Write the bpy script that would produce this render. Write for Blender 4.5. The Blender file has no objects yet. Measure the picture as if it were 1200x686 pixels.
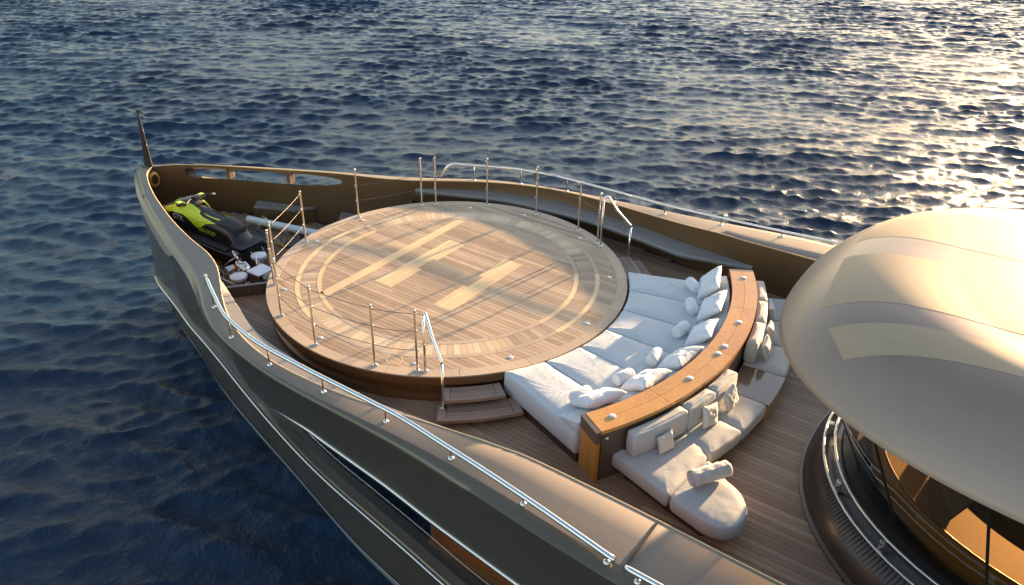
import bpy, bmesh, math, random
import numpy as np
from mathutils import Vector, Matrix, noise
random.seed(7)
rad, sin, cos, pi = math.radians, math.sin, math.cos, math.pi
SC = bpy.context.scene
COL = SC.collection

# ------------------------------------------------------------------ camera
# boat frame: +X bow, +Y port, Z = 0 at the round deck; water at WATER
WATER = -4.2
CAM = Vector((-8.697, 10.364, 7.366))
RT = Vector((-0.81528, -0.57885, 0.01571)); UP = Vector((0.30084, -0.40022, 0.86563)); FW = Vector((0.49478, -0.71046, -0.50043))
cd = bpy.data.cameras.new('camera'); cam = bpy.data.objects.new('camera', cd); COL.objects.link(cam)
cd.sensor_width = 36; cd.lens = 935 / 1200 * 36; cd.clip_start = 0.05; cd.clip_end = 6000
cam.matrix_world = Matrix(((RT.x, UP.x, -FW.x, CAM.x), (RT.y, UP.y, -FW.y, CAM.y), (RT.z, UP.z, -FW.z, CAM.z), (0, 0, 0, 1)))
SC.camera = cam

# ------------------------------------------------------------------ sky, sun, exposure
SUN_EL, SUN_AZ = rad(7.0), rad(190.5)
w = bpy.data.worlds.new('World'); SC.world = w; w.use_nodes = True
nt = w.node_tree; nt.nodes.clear()
sky = nt.nodes.new('ShaderNodeTexSky'); sky.sky_type = 'NISHITA'; sky.sun_disc = False
sky.sun_elevation = SUN_EL; sky.sun_rotation = SUN_AZ; sky.air_density = 1.0; sky.dust_density = 0.9; sky.ozone_density = 1.5
bg = nt.nodes.new('ShaderNodeBackground'); bg.inputs[1].default_value = 0.10
wo = nt.nodes.new('ShaderNodeOutputWorld')
tc = nt.nodes.new('ShaderNodeTexCoord'); mp0 = nt.nodes.new('ShaderNodeMapping'); mp0.inputs['Scale'].default_value = (1.0, 1.0, 3.2)
cn = nt.nodes.new('ShaderNodeTexNoise'); cn.inputs['Scale'].default_value = 2.6; cn.inputs['Detail'].default_value = 7; cn.inputs['Roughness'].default_value = 0.58; cn.inputs['Distortion'].default_value = 0.5
cr_ = nt.nodes.new('ShaderNodeValToRGB'); cr_.color_ramp.elements[0].position = 0.42; cr_.color_ramp.elements[1].position = 0.68; cr_.color_ramp.elements[1].color = (0.6, 0.6, 0.6, 1)
hs = nt.nodes.new('ShaderNodeHueSaturation'); hs.inputs['Saturation'].default_value = 0.45; hs.inputs['Value'].default_value = 1.35
mw = nt.nodes.new('ShaderNodeMix'); mw.data_type = 'RGBA'; mw.blend_type = 'MULTIPLY'; mw.inputs[0].default_value = 1; mw.inputs[7].default_value = (1.22, 0.98, 0.80, 1)
mc = nt.nodes.new('ShaderNodeMix'); mc.data_type = 'RGBA'
nt.links.new(tc.outputs['Generated'], mp0.inputs[0]); nt.links.new(mp0.outputs[0], cn.inputs['Vector']); nt.links.new(cn.outputs[0], cr_.inputs[0])
nt.links.new(sky.outputs[0], hs.inputs['Color']); nt.links.new(hs.outputs[0], mw.inputs[6]); nt.links.new(cr_.outputs[0], mc.inputs[0])
nt.links.new(sky.outputs[0], mc.inputs[6]); nt.links.new(mw.outputs[2], mc.inputs[7])
nt.links.new(mc.outputs[2], bg.inputs[0]); nt.links.new(bg.outputs[0], wo.inputs[0])
sd = bpy.data.lights.new('sun', 'SUN'); sd.energy = 5.0; sd.angle = rad(0.9); sd.color = (1.0, 0.68, 0.38)
sun = bpy.data.objects.new('sun', sd); COL.objects.link(sun)
sv = Vector((sin(SUN_AZ) * cos(SUN_EL), cos(SUN_AZ) * cos(SUN_EL), sin(SUN_EL)))
sun.rotation_euler = sv.to_track_quat('Z', 'Y').to_euler(); sun.location = sv * 60
SC.view_settings.view_transform = 'Standard'; SC.view_settings.look = 'None'
SC.view_settings.gamma = 1; SC.view_settings.use_curve_mapping = False; SC.view_settings.exposure = 2.3
SC.render.engine = 'CYCLES'
SC.cycles.max_bounces = 8; SC.cycles.transparent_max_bounces = 8; SC.cycles.glossy_bounces = 4
SC.cycles.caustics_reflective = False; SC.cycles.caustics_refractive = False
SC.cycles.use_denoising = True

# ------------------------------------------------------------------ materials
def mat(name, col, rough=0.5, metal=0.0, coat=0.0, spec=0.5, sheen=0.0):
    m = bpy.data.materials.new(name); m.use_nodes = True
    b = m.node_tree.nodes['Principled BSDF']
    b.inputs['Base Color'].default_value = (*col, 1); b.inputs['Roughness'].default_value = rough
    b.inputs['Metallic'].default_value = metal; b.inputs['Coat Weight'].default_value = coat
    b.inputs['Coat Roughness'].default_value = 0.12
    b.inputs['Specular IOR Level'].default_value = spec; b.inputs['Sheen Weight'].default_value = sheen
    return m
def N(m, t, **kw):
    n = m.node_tree.nodes.new(t)
    for k, v in kw.items(): setattr(n, k, v)
    return n
def L(m, a, b): m.node_tree.links.new(a, b)
def coords(m, scale=(1, 1, 1), kind='Object'):
    tc = N(m, 'ShaderNodeTexCoord'); mp = N(m, 'ShaderNodeMapping'); mp.inputs['Scale'].default_value = scale
    L(m, tc.outputs[kind], mp.inputs[0]); return mp.outputs[0]
def nz(m, vec, scale, detail=4, rough=0.6, dist=0.0):
    n = N(m, 'ShaderNodeTexNoise'); n.inputs['Scale'].default_value = scale; n.inputs['Detail'].default_value = detail
    n.inputs['Roughness'].default_value = rough; n.inputs['Distortion'].default_value = dist
    L(m, vec, n.inputs['Vector']); return n.outputs[0]
def ramp(m, fac, stops):
    r = N(m, 'ShaderNodeValToRGB'); L(m, fac, r.inputs[0]); e = r.color_ramp.elements
    while len(e) < len(stops): e.new(0.5)
    for i, (p, c) in enumerate(stops): e[i].position = p; e[i].color = (*c, 1) if len(c) == 3 else c
    return r.outputs[0]
def mixc(m, fac, a, b, mode='MIX'):
    x = N(m, 'ShaderNodeMix', data_type='RGBA', blend_type=mode)
    if isinstance(fac, (int, float)): x.inputs[0].default_value = fac
    else: L(m, fac, x.inputs[0])
    for v, s in ((a, x.inputs[6]), (b, x.inputs[7])):
        if isinstance(v, tuple): s.default_value = (*v, 1)
        else: L(m, v, s)
    return x.outputs[2]
def bump(m, h, strength, dist=0.01):
    b = N(m, 'ShaderNodeBump'); b.inputs['Strength'].default_value = strength; b.inputs['Distance'].default_value = dist
    L(m, h, b.inputs['Height']); L(m, b.outputs[0], m.node_tree.nodes['Principled BSDF'].inputs['Normal']); return b
def P(m): return m.node_tree.nodes['Principled BSDF']

def teak(name, dark, lite, rough=0.62, grain=(1.2, 40, 40), var=0.5, coat=0.0):
    m = mat(name, lite, rough, coat=coat)
    g = nz(m, coords(m, grain), 3.0, 6, 0.7)
    oi = N(m, 'ShaderNodeObjectInfo')
    a = N(m, 'ShaderNodeMath', operation='MULTIPLY_ADD'); L(m, oi.outputs['Random'], a.inputs[0]); a.inputs[1].default_value = var
    s = N(m, 'ShaderNodeMath', operation='SUBTRACT'); L(m, g, s.inputs[0]); s.inputs[1].default_value = var * 0.5
    L(m, s.outputs[0], a.inputs[2])
    c = ramp(m, a.outputs[0], [(0.15, dark), (0.85, lite)])
    big = nz(m, coords(m, (1, 1, 1)), 0.9, 4, 0.6)
    st = ramp(m, big, [(0.3, (0.80, 0.80, 0.82)), (0.7, (1.06, 1.04, 1.0))])
    L(m, mixc(m, 1.0, c, st, 'MULTIPLY'), P(m).inputs['Base Color'])
    bump(m, g, 0.25, 0.004)
    return m
M = {}
M['teak'] = teak('teak_deck', (0.34, 0.22, 0.13), (0.62, 0.45, 0.295), 0.52)
M['teak_low'] = teak('teak_lower_deck', (0.22, 0.13, 0.078), (0.44, 0.30, 0.20), 0.55)
M['teak_ring'] = teak('teak_margin', (0.44, 0.32, 0.215), (0.62, 0.47, 0.33), 0.55, grain=(6, 6, 6), var=0.3)
M['teak_pale'] = teak('teak_pale_inlay', (0.68, 0.46, 0.235), (0.86, 0.64, 0.37), 0.5, grain=(30, 1.5, 30), var=0.3)
M['teak_block'] = teak('teak_block', (0.34, 0.235, 0.155), (0.56, 0.415, 0.29), 0.55, grain=(14, 14, 14), var=0.7)
M['teak_block_sheen'] = teak('teak_block_sheen', (0.52, 0.37, 0.22), (0.74, 0.57, 0.38), 0.5, grain=(14, 14, 14), var=0.6)  # lighter copy of the block teak, grain sheen put into its colour
M['teak_varnish'] = teak('teak_varnished', (0.44, 0.165, 0.015), (0.68, 0.33, 0.05), 0.30, grain=(5, 5, 20), var=0.4, coat=0.7)
M['step'] = teak('teak_step', (0.24, 0.155, 0.11), (0.42, 0.30, 0.225), 0.6, var=0.3)
M['caulk'] = mat('black_caulking', (0.018, 0.016, 0.014), 0.7)

def paint(name, col, rough, metal, coat, flake=0.06):
    m = mat(name, col, rough, metal, coat)
    f = nz(m, coords(m), 260, 2, 0.5)
    c = ramp(m, f, [(0.3, tuple(x * (1 - flake) for x in col)), (0.7, tuple(min(1, x * (1 + flake)) for x in col))])
    d = nz(m, coords(m, (0.6, 1.5, 1.5)), 1.1, 5, 0.65)
    L(m, mixc(m, 1.0, c, ramp(m, d, [(0.3, (0.88, 0.88, 0.88)), (0.7, (1.04, 1.04, 1.04))]), 'MULTIPLY'), P(m).inputs['Base Color'])
    r = N(m, 'ShaderNodeMapRange'); L(m, d, r.inputs[0]); r.inputs[3].default_value = rough * 0.8; r.inputs[4].default_value = rough * 1.25
    L(m, r.outputs[0], P(m).inputs['Roughness'])
    return m
M['hull'] = paint('bronze_hull_paint', (0.155, 0.125, 0.09), 0.34, 0.5, 0.3)
M['cap'] = paint('bulwark_cap_paint', (0.235, 0.188, 0.148), 0.55, 0.15, 0.0)
M['inner'] = paint('bronze_inner_paint', (0.165, 0.095, 0.042), 0.42, 0.45, 0.15)
M['ledge'] = paint('ledge_paint', (0.27, 0.245, 0.225), 0.45, 0.2, 0.1)
M['skirt'] = paint('bronze_skirt', (0.24, 0.125, 0.05), 0.3, 0.6, 0.5)
M['roof'] = paint('roof_paint', (0.32, 0.232, 0.18), 0.36, 0.42, 0.05, 0.03)
M['roof_mat'] = paint('roof_grip_panel', (0.46, 0.34, 0.22), 0.6, 0.25, 0.0, 0.10)
M['trim'] = mat('dark_brown_trim', (0.055, 0.04, 0.03), 0.35, 0.3, 0.3)
M['brown'] = paint('brown_frame', (0.15, 0.105, 0.075), 0.4, 0.4, 0.3)
M['chrome'] = mat('polished_steel', (0.78, 0.77, 0.75), 0.12, 1.0)
M['steel'] = mat('satin_steel', (0.62, 0.60, 0.57), 0.25, 1.0)
M['wire'] = mat('wire_rope', (0.10, 0.09, 0.085), 0.45, 0.7)
M['stripe'] = mat('boot_stripe', (0.60, 0.66, 0.72), 0.25, 0.2, 0.5)
M['black'] = mat('black_plastic', (0.010, 0.010, 0.012), 0.35, 0, 0.3)
M['charcoal'] = mat('charcoal_grip', (0.035, 0.036, 0.04), 0.7)
M['lime'] = mat('lime_plastic', (0.60, 0.80, 0.015), 0.35, 0, 0.5)
M['white'] = mat('white_enamel', (0.76, 0.79, 0.82), 0.3, 0, 0.3)
M['jack'] = mat('jackstaff_dark', (0.03, 0.018, 0.012), 0.4, 0.3, 0.3)
M['lamp'] = mat('lamp_lens', (0.66, 0.66, 0.67), 0.2, 0.5, 0.2)
M['gold'] = mat('bronze_joinery', (0.46, 0.25, 0.06), 0.42, 0.15, 0.2)
M['dash'] = mat('brown_dash_veneer', (0.20, 0.105, 0.026), 0.45, 0.1, 0.2)  # even brown veneer colour for the dash edge and the bulkhead
M['soft_dark'] = mat('dark_interior', (0.03, 0.024, 0.02), 0.6)

def fabric(name, col, weave=420, wr=0.6, stretch=(9, 1.4, 3), wscale=2.2):
    m = mat(name, col, 0.85, sheen=0.25, spec=0.25)
    v = coords(m); f = nz(m, v, weave, 2, 0.5); wv = nz(m, coords(m, stretch), wscale, 4, 0.55, 0.6); bl = nz(m, v, 1.7, 3, 0.5)
    c = ramp(m, f, [(0.25, tuple(x * 0.9 for x in col)), (0.75, tuple(min(1, x * 1.05) for x in col))])
    L(m, mixc(m, 1.0, c, ramp(m, bl, [(0.3, (0.94, 0.94, 0.95)), (0.7, (1, 1, 1))]), 'MULTIPLY'), P(m).inputs['Base Color'])
    ad = N(m, 'ShaderNodeMath', operation='MULTIPLY_ADD'); L(m, f, ad.inputs[0]); ad.inputs[1].default_value = 0.06; L(m, wv, ad.inputs[2])
    bump(m, ad.outputs[0], wr, 0.035)
    return m
M['mattress'] = fabric('pale_grey_mattress', (0.585, 0.60, 0.61), wr=0.42, stretch=(20, 1.5, 3), wscale=1.8)
M['seat'] = fabric('warm_grey_seat', (0.50, 0.485, 0.46), wr=0.15, stretch=(2, 2, 2))
M['pillow'] = fabric('white_cotton', (0.70, 0.71, 0.74), wr=0.45, stretch=(3, 3, 3), wscale=3.0)
M['small_pillow'] = fabric('oatmeal_linen', (0.60, 0.55, 0.49), wr=0.4, stretch=(3, 3, 3), wscale=4.0)
M['towel'] = fabric('striped_towel', (0.62, 0.56, 0.50), weave=160, wr=0.5, stretch=(14, 14, 14), wscale=3)

def glassmat(name, tint, refl=0.06, rough=0.02):
    m = bpy.data.materials.new(name); m.use_nodes = True; n = m.node_tree; n.nodes.clear()
    o = n.nodes.new('ShaderNodeOutputMaterial'); t = n.nodes.new('ShaderNodeBsdfTransparent'); t.inputs[0].default_value = (*tint, 1)
    g = n.nodes.new('ShaderNodeBsdfGlossy'); g.inputs['Roughness'].default_value = rough; g.inputs[0].default_value = (0.9, 0.92, 0.95, 1)
    lw_ = n.nodes.new('ShaderNodeLayerWeight'); pw = n.nodes.new('ShaderNodeMath'); pw.operation = 'POWER'; pw.inputs[1].default_value = 4.0
    lw_.inputs[0].default_value = 0.5; n.links.new(lw_.outputs['Facing'], pw.inputs[0])
    f = n.nodes.new('ShaderNodeMath'); f.operation = 'MULTIPLY_ADD'; f.inputs[1].default_value = 0.88; f.inputs[2].default_value = refl; n.links.new(pw.outputs[0], f.inputs[0])
    mx = n.nodes.new('ShaderNodeMixShader')
    n.links.new(f.outputs[0], mx.inputs[0]); n.links.new(t.outputs[0], mx.inputs[1]); n.links.new(g.outputs[0], mx.inputs[2]); n.links.new(mx.outputs[0], o.inputs[0])
    return m
M['glass'] = glassmat('tinted_glass', (0.50, 0.44, 0.34), 0.09)
M['hullglass'] = glassmat('hull_glass', (0.62, 0.54, 0.42))
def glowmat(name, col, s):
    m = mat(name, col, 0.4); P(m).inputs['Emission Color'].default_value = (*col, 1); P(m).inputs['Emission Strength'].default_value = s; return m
M['glow'] = glowmat('sill_glow_panel', (1.0, 0.60, 0.14), 0.32)  # emissive surface added inside the cabin to brighten the sill

# sea
m = mat('sea_water', (0.004, 0.016, 0.034), 0.16); P(m).inputs['IOR'].default_value = 1.333
v = coords(m, (1, 1, 1))
n1 = nz(m, v, 4.2, 7, 0.66, 0.5); n2 = nz(m, v, 12, 5, 0.62, 0.3)
ad = N(m, 'ShaderNodeMath', operation='MULTIPLY_ADD'); L(m, n2, ad.inputs[0]); ad.inputs[1].default_value = 0.25; L(m, n1, ad.inputs[2])
bump(m, ad.outputs[0], 0.8, 0.07)
dp = nz(m, v, 0.06, 3, 0.5)
L(m, ramp(m, dp, [(0.35, (0.0012, 0.014, 0.040)), (0.65, (0.002, 0.023, 0.058))]), P(m).inputs['Base Color'])
M['sea'] = m

# ------------------------------------------------------------------ mesh helpers
def raw(name, verts, faces, mt, smooth=False, sharp=None):
    me = bpy.data.meshes.new(name); me.from_pydata([tuple(v) for v in verts], [], faces)
    me.materials.append(M[mt] if isinstance(mt, str) else mt); me.update()
    if smooth:
        me.polygons.foreach_set('use_smooth', [True] * len(me.polygons))
        if sharp: me.set_sharp_from_angle(angle=rad(sharp))
    return me
def fixn(me):
    bm = bmesh.new(); bm.from_mesh(me); bmesh.ops.remove_doubles(bm, verts=bm.verts, dist=1e-5)
    bmesh.ops.recalc_face_normals(bm, faces=bm.faces); bm.to_mesh(me); bm.free(); me.update(); return me
def put(name, me, parent=None, loc=(0, 0, 0), rz=0.0):
    o = bpy.data.objects.new(name, me); COL.objects.link(o); o.location = loc; o.rotation_euler = (0, 0, rz)
    if parent is not None:
        o.parent = parent
        t = parent
        mi = Matrix.Identity(4)
        while t is not None:
            mi = t['_inv_'] if False else mi
            t = t.parent
        o.matrix_parent_inverse = WINV(parent)
    return o
_W = {}
def WINV(p):
    m = Matrix.Translation(p.location) @ Matrix.Rotation(p.rotation_euler.z, 4, 'Z')
    if p.parent is not None: m = WM(p.parent) @ p.matrix_parent_inverse @ m
    return m.inverted()
def WM(p): return WINV(p).inverted()
def tag(o, label, cat, group=None, kind=None):
    if label: o['label'] = label
    if cat: o['category'] = cat
    if group: o['group'] = group
    if kind: o['kind'] = kind
    return o
def thing(name, label, cat, loc=(0, 0, 0), rz=0.0, group=None):
    o = bpy.data.objects.new(name, None); COL.objects.link(o); o.location = loc; o.rotation_euler = (0, 0, rz); o.empty_display_size = 0.1
    return tag(o, label, cat, group)
def loft(rows, closed=False):
    n = len(rows[0]); V = [p for r in rows for p in r]; F = []
    for i in range(len(rows) - 1):
        for j in range(n if closed else n - 1):
            k = (j + 1) % n
            F.append((i * n + j, i * n + k, (i + 1) * n + k, (i + 1) * n + j))
    return V, F
def lathe(profile, n=32, c=(0, 0, 0), a0=0.0, a1=2 * pi, cap=False):
    full = abs(a1 - a0 - 2 * pi) < 1e-6; m_ = n if full else n + 1
    rows = []
    for r, z in profile: rows.append([(c[0] + r * cos(a0 + (a1 - a0) * i / n), c[1] + r * sin(a0 + (a1 - a0) * i / n), c[2] + z) for i in range(m_)])
    V, F = loft(rows, full)
    if cap:
        F.append(tuple(range(m_))[::-1]); F.append(tuple(range((len(profile) - 1) * m_, len(profile) * m_)))
    return V, F
def tube(path, r, n=8, closed=False, caps=True):
    pts = [Vector(p) for p in path]; rr = r if isinstance(r, (list, tuple)) else [r] * len(pts)
    rows = []; prev = None
    for i, p in enumerate(pts):
        if closed: t = pts[(i + 1) % len(pts)] - pts[i - 1]
        else: t = pts[min(i + 1, len(pts) - 1)] - pts[max(i - 1, 0)]
        t.normalize()
        if prev is None: a = t.orthogonal().normalized()
        else: a = (prev - t * prev.dot(t)).normalized()
        prev = a; b = t.cross(a)
        rows.append([p + (a * cos(2 * pi * k / n) + b * sin(2 * pi * k / n)) * rr[i] for k in range(n)])
    if closed: rows.append(rows[0])
    V, F = loft(rows, True)
    if caps and not closed: F.append(tuple(range(n))[::-1]); F.append(tuple(range((len(rows) - 1) * n, len(rows) * n)))
    return V, F
def prism(poly, z0, z1, bottom=True):
    n = len(poly); V = [(x, y, z1) for x, y in poly] + [(x, y, z0) for x, y in poly]
    F = [tuple(range(n))] + [(i, n + i, n + (i + 1) % n, (i + 1) % n) for i in range(n)]
    if bottom: F.append(tuple(range(2 * n - 1, n - 1, -1)))
    return V, F
def area2(poly): return sum(poly[i][0] * poly[(i + 1) % len(poly)][1] - poly[(i + 1) % len(poly)][0] * poly[i][1] for i in range(len(poly)))
def ccw(poly): return poly if area2(poly) > 0 else poly[::-1]
def join(*parts):
    V, F = [], []
    for v, f in parts:
        o = len(V); V += [tuple(x) for x in v]; F += [tuple(i + o for i in q) for q in f]
    return V, F
def xf(vf, mtx):
    v, f = vf; return [tuple(mtx @ Vector(p)) for p in v], f
def box(x0, x1, y0, y1, z0, z1, bev=0.0, seg=2):
    bm = bmesh.new(); bmesh.ops.create_cube(bm, size=1)
    for q in bm.verts: q.co = Vector(((x0 + x1) / 2 + q.co.x * (x1 - x0), (y0 + y1) / 2 + q.co.y * (y1 - y0), (z0 + z1) / 2 + q.co.z * (z1 - z0)))
    if bev: bmesh.ops.bevel(bm, geom=list(bm.edges), offset=bev, segments=seg, profile=0.5, affect='EDGES')
    bm.verts.index_update(); r = ([q.co[:] for q in bm.verts], [tuple(x.index for x in f.verts) for f in bm.faces]); bm.free(); return r
def part(name, vf, mt, parent=None, smooth=False, sharp=None, fix=False):
    if vf[0] == 'BOTH':
        part(name, mirror(vf[1]), mt, parent, smooth, sharp, fix); vf = vf[1]
    me = raw(name, vf[0], vf[1], mt)
    if fix: fixn(me)
    if smooth:
        me.polygons.foreach_set('use_smooth', [True] * len(me.polygons))
        if sharp: me.set_sharp_from_angle(angle=rad(sharp))
    return put(name, me, parent)
def interp(xs, ys):
    xs = np.array(xs, float); ys = np.array(ys, float)
    h = np.diff(xs); d = np.diff(ys) / h; mm = np.zeros(len(xs)); mm[0] = d[0]; mm[-1] = d[-1]
    for i in range(1, len(xs) - 1):
        if d[i - 1] * d[i] > 0:
            w1 = 2 * h[i] + h[i - 1]; w2 = h[i] + 2 * h[i - 1]; mm[i] = (w1 + w2) / (w1 / d[i - 1] + w2 / d[i])
    def f(x):
        x = min(max(x, xs[0]), xs[-1]); i = int(min(max(np.searchsorted(xs, x) - 1, 0), len(xs) - 2)); t = (x - xs[i]) / h[i]
        return float((2 * t**3 - 3 * t**2 + 1) * ys[i] + (t**3 - 2 * t**2 + t) * h[i] * mm[i] + (-2 * t**3 + 3 * t**2) * ys[i + 1] + (t**3 - t**2) * h[i] * mm[i + 1])
    return f
def aft(r, a): return (-r * cos(rad(a)), r * sin(rad(a)))     # polar about the round deck, angle from aft, + = port

# ------------------------------------------------------------------ sea
def axis(lo, hi, step, far, grow=1.25):
    a = list(np.arange(lo, hi, step)); s = step; x = hi
    up = []
    while x < far: up.append(x); s *= grow; x += s
    s = step; x = lo; dn = []
    while x > -far: s *= grow; x -= s; dn.append(x)
    return np.array(dn[::-1] + a + up)
XS = axis(-20, 62, 0.10, 4500, 1.16); YS = axis(-75, 12, 0.10, 4500, 1.16)
X, Y = np.meshgrid(XS, YS, indexing='ij')
rs = np.random.RandomState(11)
H = np.zeros_like(X); DX = np.zeros_like(X); DY = np.zeros_like(X)
gx = np.gradient(XS); gy = np.gradient(YS); G = np.maximum(gx[:, None], gy[None, :])
wind = math.atan2(-0.75, 0.45)
for i in range(110):
    lam = 0.34 * (3.6 / 0.34) ** (i / 109.0) * rs.uniform(0.93, 1.07)
    th = wind + rs.normal(0, 0.62 if lam < 0.9 else 0.36)
    k = 2 * pi / lam; ph = rs.uniform(0, 2 * pi)
    amp = 0.0068 * lam ** 0.66 * (1.0 if lam < 1.7 else (1.7 / lam) ** 1.3) * rs.uniform(0.4, 1.5)
    fade = np.clip((lam / G - 2.2) / 2.5, 0, 1)
    a = k * (X * cos(th) + Y * sin(th)) + ph
    H += amp * fade * np.cos(a); s_ = np.sin(a) * amp * fade * 0.95
    DX -= cos(th) * s_; DY -= sin(th) * s_
for lam, am, dth, ph in ((9.5, .03, .25, 1.0), (13.0, .04, -.3, 2.2), (6.1, .02, .55, 4.0)):
    k = 2 * pi / lam; a = k * (X * cos(wind + dth) + Y * sin(wind + dth)) + ph; H += am * np.clip((lam / G - 2.2) / 2.5, 0, 1) * np.cos(a)
# gusts: calmer and rougher patches
gust = 0.80 + 0.32 * (np.sin(X * .19 + Y * .11 + 1) * np.sin(Y * .23 - X * .07 + 2) + .6 * np.sin(X * .41 - Y * .33) * np.sin(X * .13 + Y * .47))
gust = np.clip(gust, .45, 1.3); H *= gust; DX *= gust; DY *= gust
V = np.stack([X + DX, Y + DY, WATER + H], -1).reshape(-1, 3)
nx, ny = len(XS), len(YS)
ii = (np.arange(nx - 1)[:, None] * ny + np.arange(ny - 1)[None, :]).reshape(-1)
Fq = np.stack([ii, ii + ny, ii + ny + 1, ii + 1], -1)
me = bpy.data.meshes.new('sea'); me.vertices.add(len(V)); me.vertices.foreach_set('co', V.astype(np.float32).ravel())
me.loops.add(Fq.size); me.loops.foreach_set('vertex_index', Fq.astype(np.int32).ravel())
me.polygons.add(len(Fq)); me.polygons.foreach_set('loop_start', np.arange(0, Fq.size, 4, dtype=np.int32)); me.polygons.foreach_set('use_smooth', np.ones(len(Fq), dtype=bool))
me.update(calc_edges=True); me.materials.append(M['sea'])
tag(put('water', me), 'dark blue open sea with short choppy waves', 'sea', kind='structure')

# ------------------------------------------------------------------ hull
yi = interp([-20, -8, -5.5, -4.5, -4, -3, -2, -1, -.5, 0, .5, 1, 1.4, 1.9, 2.4, 2.9, 3.4, 4, 5, 6, 7, 8, 9, 9.4, 9.7],
            [3.95, 3.9, 3.85, 3.85, 3.9, 4.0, 4.13, 4.22, 4.23, 4.21, 4.14, 4.02, 3.88, 3.65, 3.36, 3.03, 2.72, 2.46, 2.19, 1.87, 1.49, 1.08, .58, .33, 0])
zi = interp([-20, -5, -4, -3, -2, -1, 0, 1, 3.5, 5, 6, 7, 9, 9.7], [.47, .46, .44, .37, .31, .28, .25, .22, .17, .1, .04, -.02, -.10, -.14])
yo = interp([-20, -8, -5.5, -4, -3, -2, -1, 0, .6, 1.2, 1.75, 2.45, 3.15, 3.95, 5.5, 7.3, 8.2, 9.2, 9.9, 10.3],
            [4.95, 4.95, 4.84, 4.68, 4.58, 4.53, 4.50, 4.43, 4.34, 4.22, 4.07, 3.76, 3.35, 2.95, 2.36, 1.62, 1.22, .70, .32, 0])
zo = interp([-20, -5.5, -3, 0, 4, 6, 8, 9.4, 10.3], [.43, .42, .34, .20, .06, -.03, -.12, -.20, -.30])
yw = interp([-20, -6, -1.4, 1.7, 5.2, 6.6, 8.6, 10.1], [4.4, 4.15, 3.6, 2.85, 1.93, 1.42, .74, 0])
# recess lines, solved from the photograph onto the flared side
ysm = interp([-20, -8, -5.5, -4, -3, -2, -1, 0, 1, 2, 3, 4, 5.5, 7.3, 8.2, 9.2, 9.9, 10.3],
             [4.95, 4.95, 4.84, 4.68, 4.57, 4.46, 4.32, 4.13, 3.88, 3.58, 3.24, 2.88, 2.30, 1.58, 1.20, .69, .32, 0])
zk = interp([-20, -8, -3.42, -2.49, -1.26, -.03, 1.54, 3.44, 4.35, 5.41, 6.72, 8.28, 10.5], [-2.5, -2.5, -2.33, -2.22, -2.14, -2.125, -2.12, -2.08, -2.12, -2.28, -2.52, -2.75, -3.3])
zu0 = interp([-20, -8, -4.85, -3.41, -2.09, -.66, .24, 1.29, 1.94, 2.15], [-1.0, -.98, -.96, -.95, -.87, -.88, -1.1, -1.59, -1.97, -2.118])
RX = 2.15
def zu(x): return zu0(x) if x < RX else zk(x)
XEND = {'i': 9.7, 'o': 10.3}
def sidey(xb, xw, z):
    t = (z - WATER) / (zo(xb) - WATER)
    if t <= 0: return yw(xw) + (ysm(xb) - yw(xw)) * max(t, -.2)
    bl = float(np.interp(xb, [2.2, 4.0, 8.6, 10.0], [0, .17, .15, 0])); d = (zo(xb) - z) / 1.5
    return yw(xw) + (ysm(xb) - yw(xw)) * t ** 1.08 + (yo(xb) - ysm(xb)) * min(t, 1) ** 4 + bl * (sin(pi * min(1, max(0, d)) ** .8) if d > 0 else 0)
def flare(x, z): return sidey(x, x, z)
def stemx(z): return float(np.interp(-z, [.30, .45, .8, 1.52, 2.29, 3.27, 4.29, 4.9], [10.3, 10.55, 10.82, 10.98, 10.98, 10.72, 10.1, 9.6]))
NS = 150
US = [(1 - (1 - i / NS) ** 1.0) for i in range(NS + 1)]
def hullcurve(zf, inset=0.0):
    """points along the side at height zf(x), ending on the stem"""
    out = []
    zs = zf(10.4) if zf(10.4) < 0 else -.4; xe = stemx(zs)
    for u in US:
        x = -20 + (xe + 20) * u; xb = -20 + (10.3 + 20) * u; xw = -20 + (10.1 + 20) * u
        z = zf(x); y = sidey(xb, xw, z)
        out.append(Vector((x, max(0.0, y - inset * min(1, max(0, (xe - x) * 1.5))), z)))
    return out
SL0, SL1 = 5.1, 9.15                                   # mooring slot through the bow bulwark
def slot_h(x):
    if x <= SL0 or x >= SL1: return 0.0
    a = (x - SL0) / (SL1 - SL0); e = min(a / .30, 1.0, (1 - a) / .06)
    return .145 * math.sqrt(max(0, 1 - (1 - e) ** 2))
def slot_c(x): return float(np.interp(x, [5, 6.5, 8, 9.2], [-.10, -.22, -.26, -.30]))
def cap_rows():
    rows = []
    ci = [Vector((-20 + 29.7 * u, yi(-20 + 29.7 * u), zi(-20 + 29.7 * u))) for u in US]
    co = [Vector((-20 + 30.3 * u, yo(-20 + 30.3 * u), zo(-20 + 30.3 * u))) for u in US]
    return ci, co
CI, CO = cap_rows()
def at(a, b, t, dz=0): return [p.lerp(q, t) + Vector((0, 0, dz)) for p, q in zip(a, b)]
def mirror(vf): return [(x, -y, z) for x, y, z in vf[0]], [tuple(reversed(f)) for f in vf[1]]
def both(vf): return ('BOTH', vf)
hull = thing('yacht_hull', 'dark bronze motor yacht hull with a flared bow', 'yacht hull', (0, 0, WATER))
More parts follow.
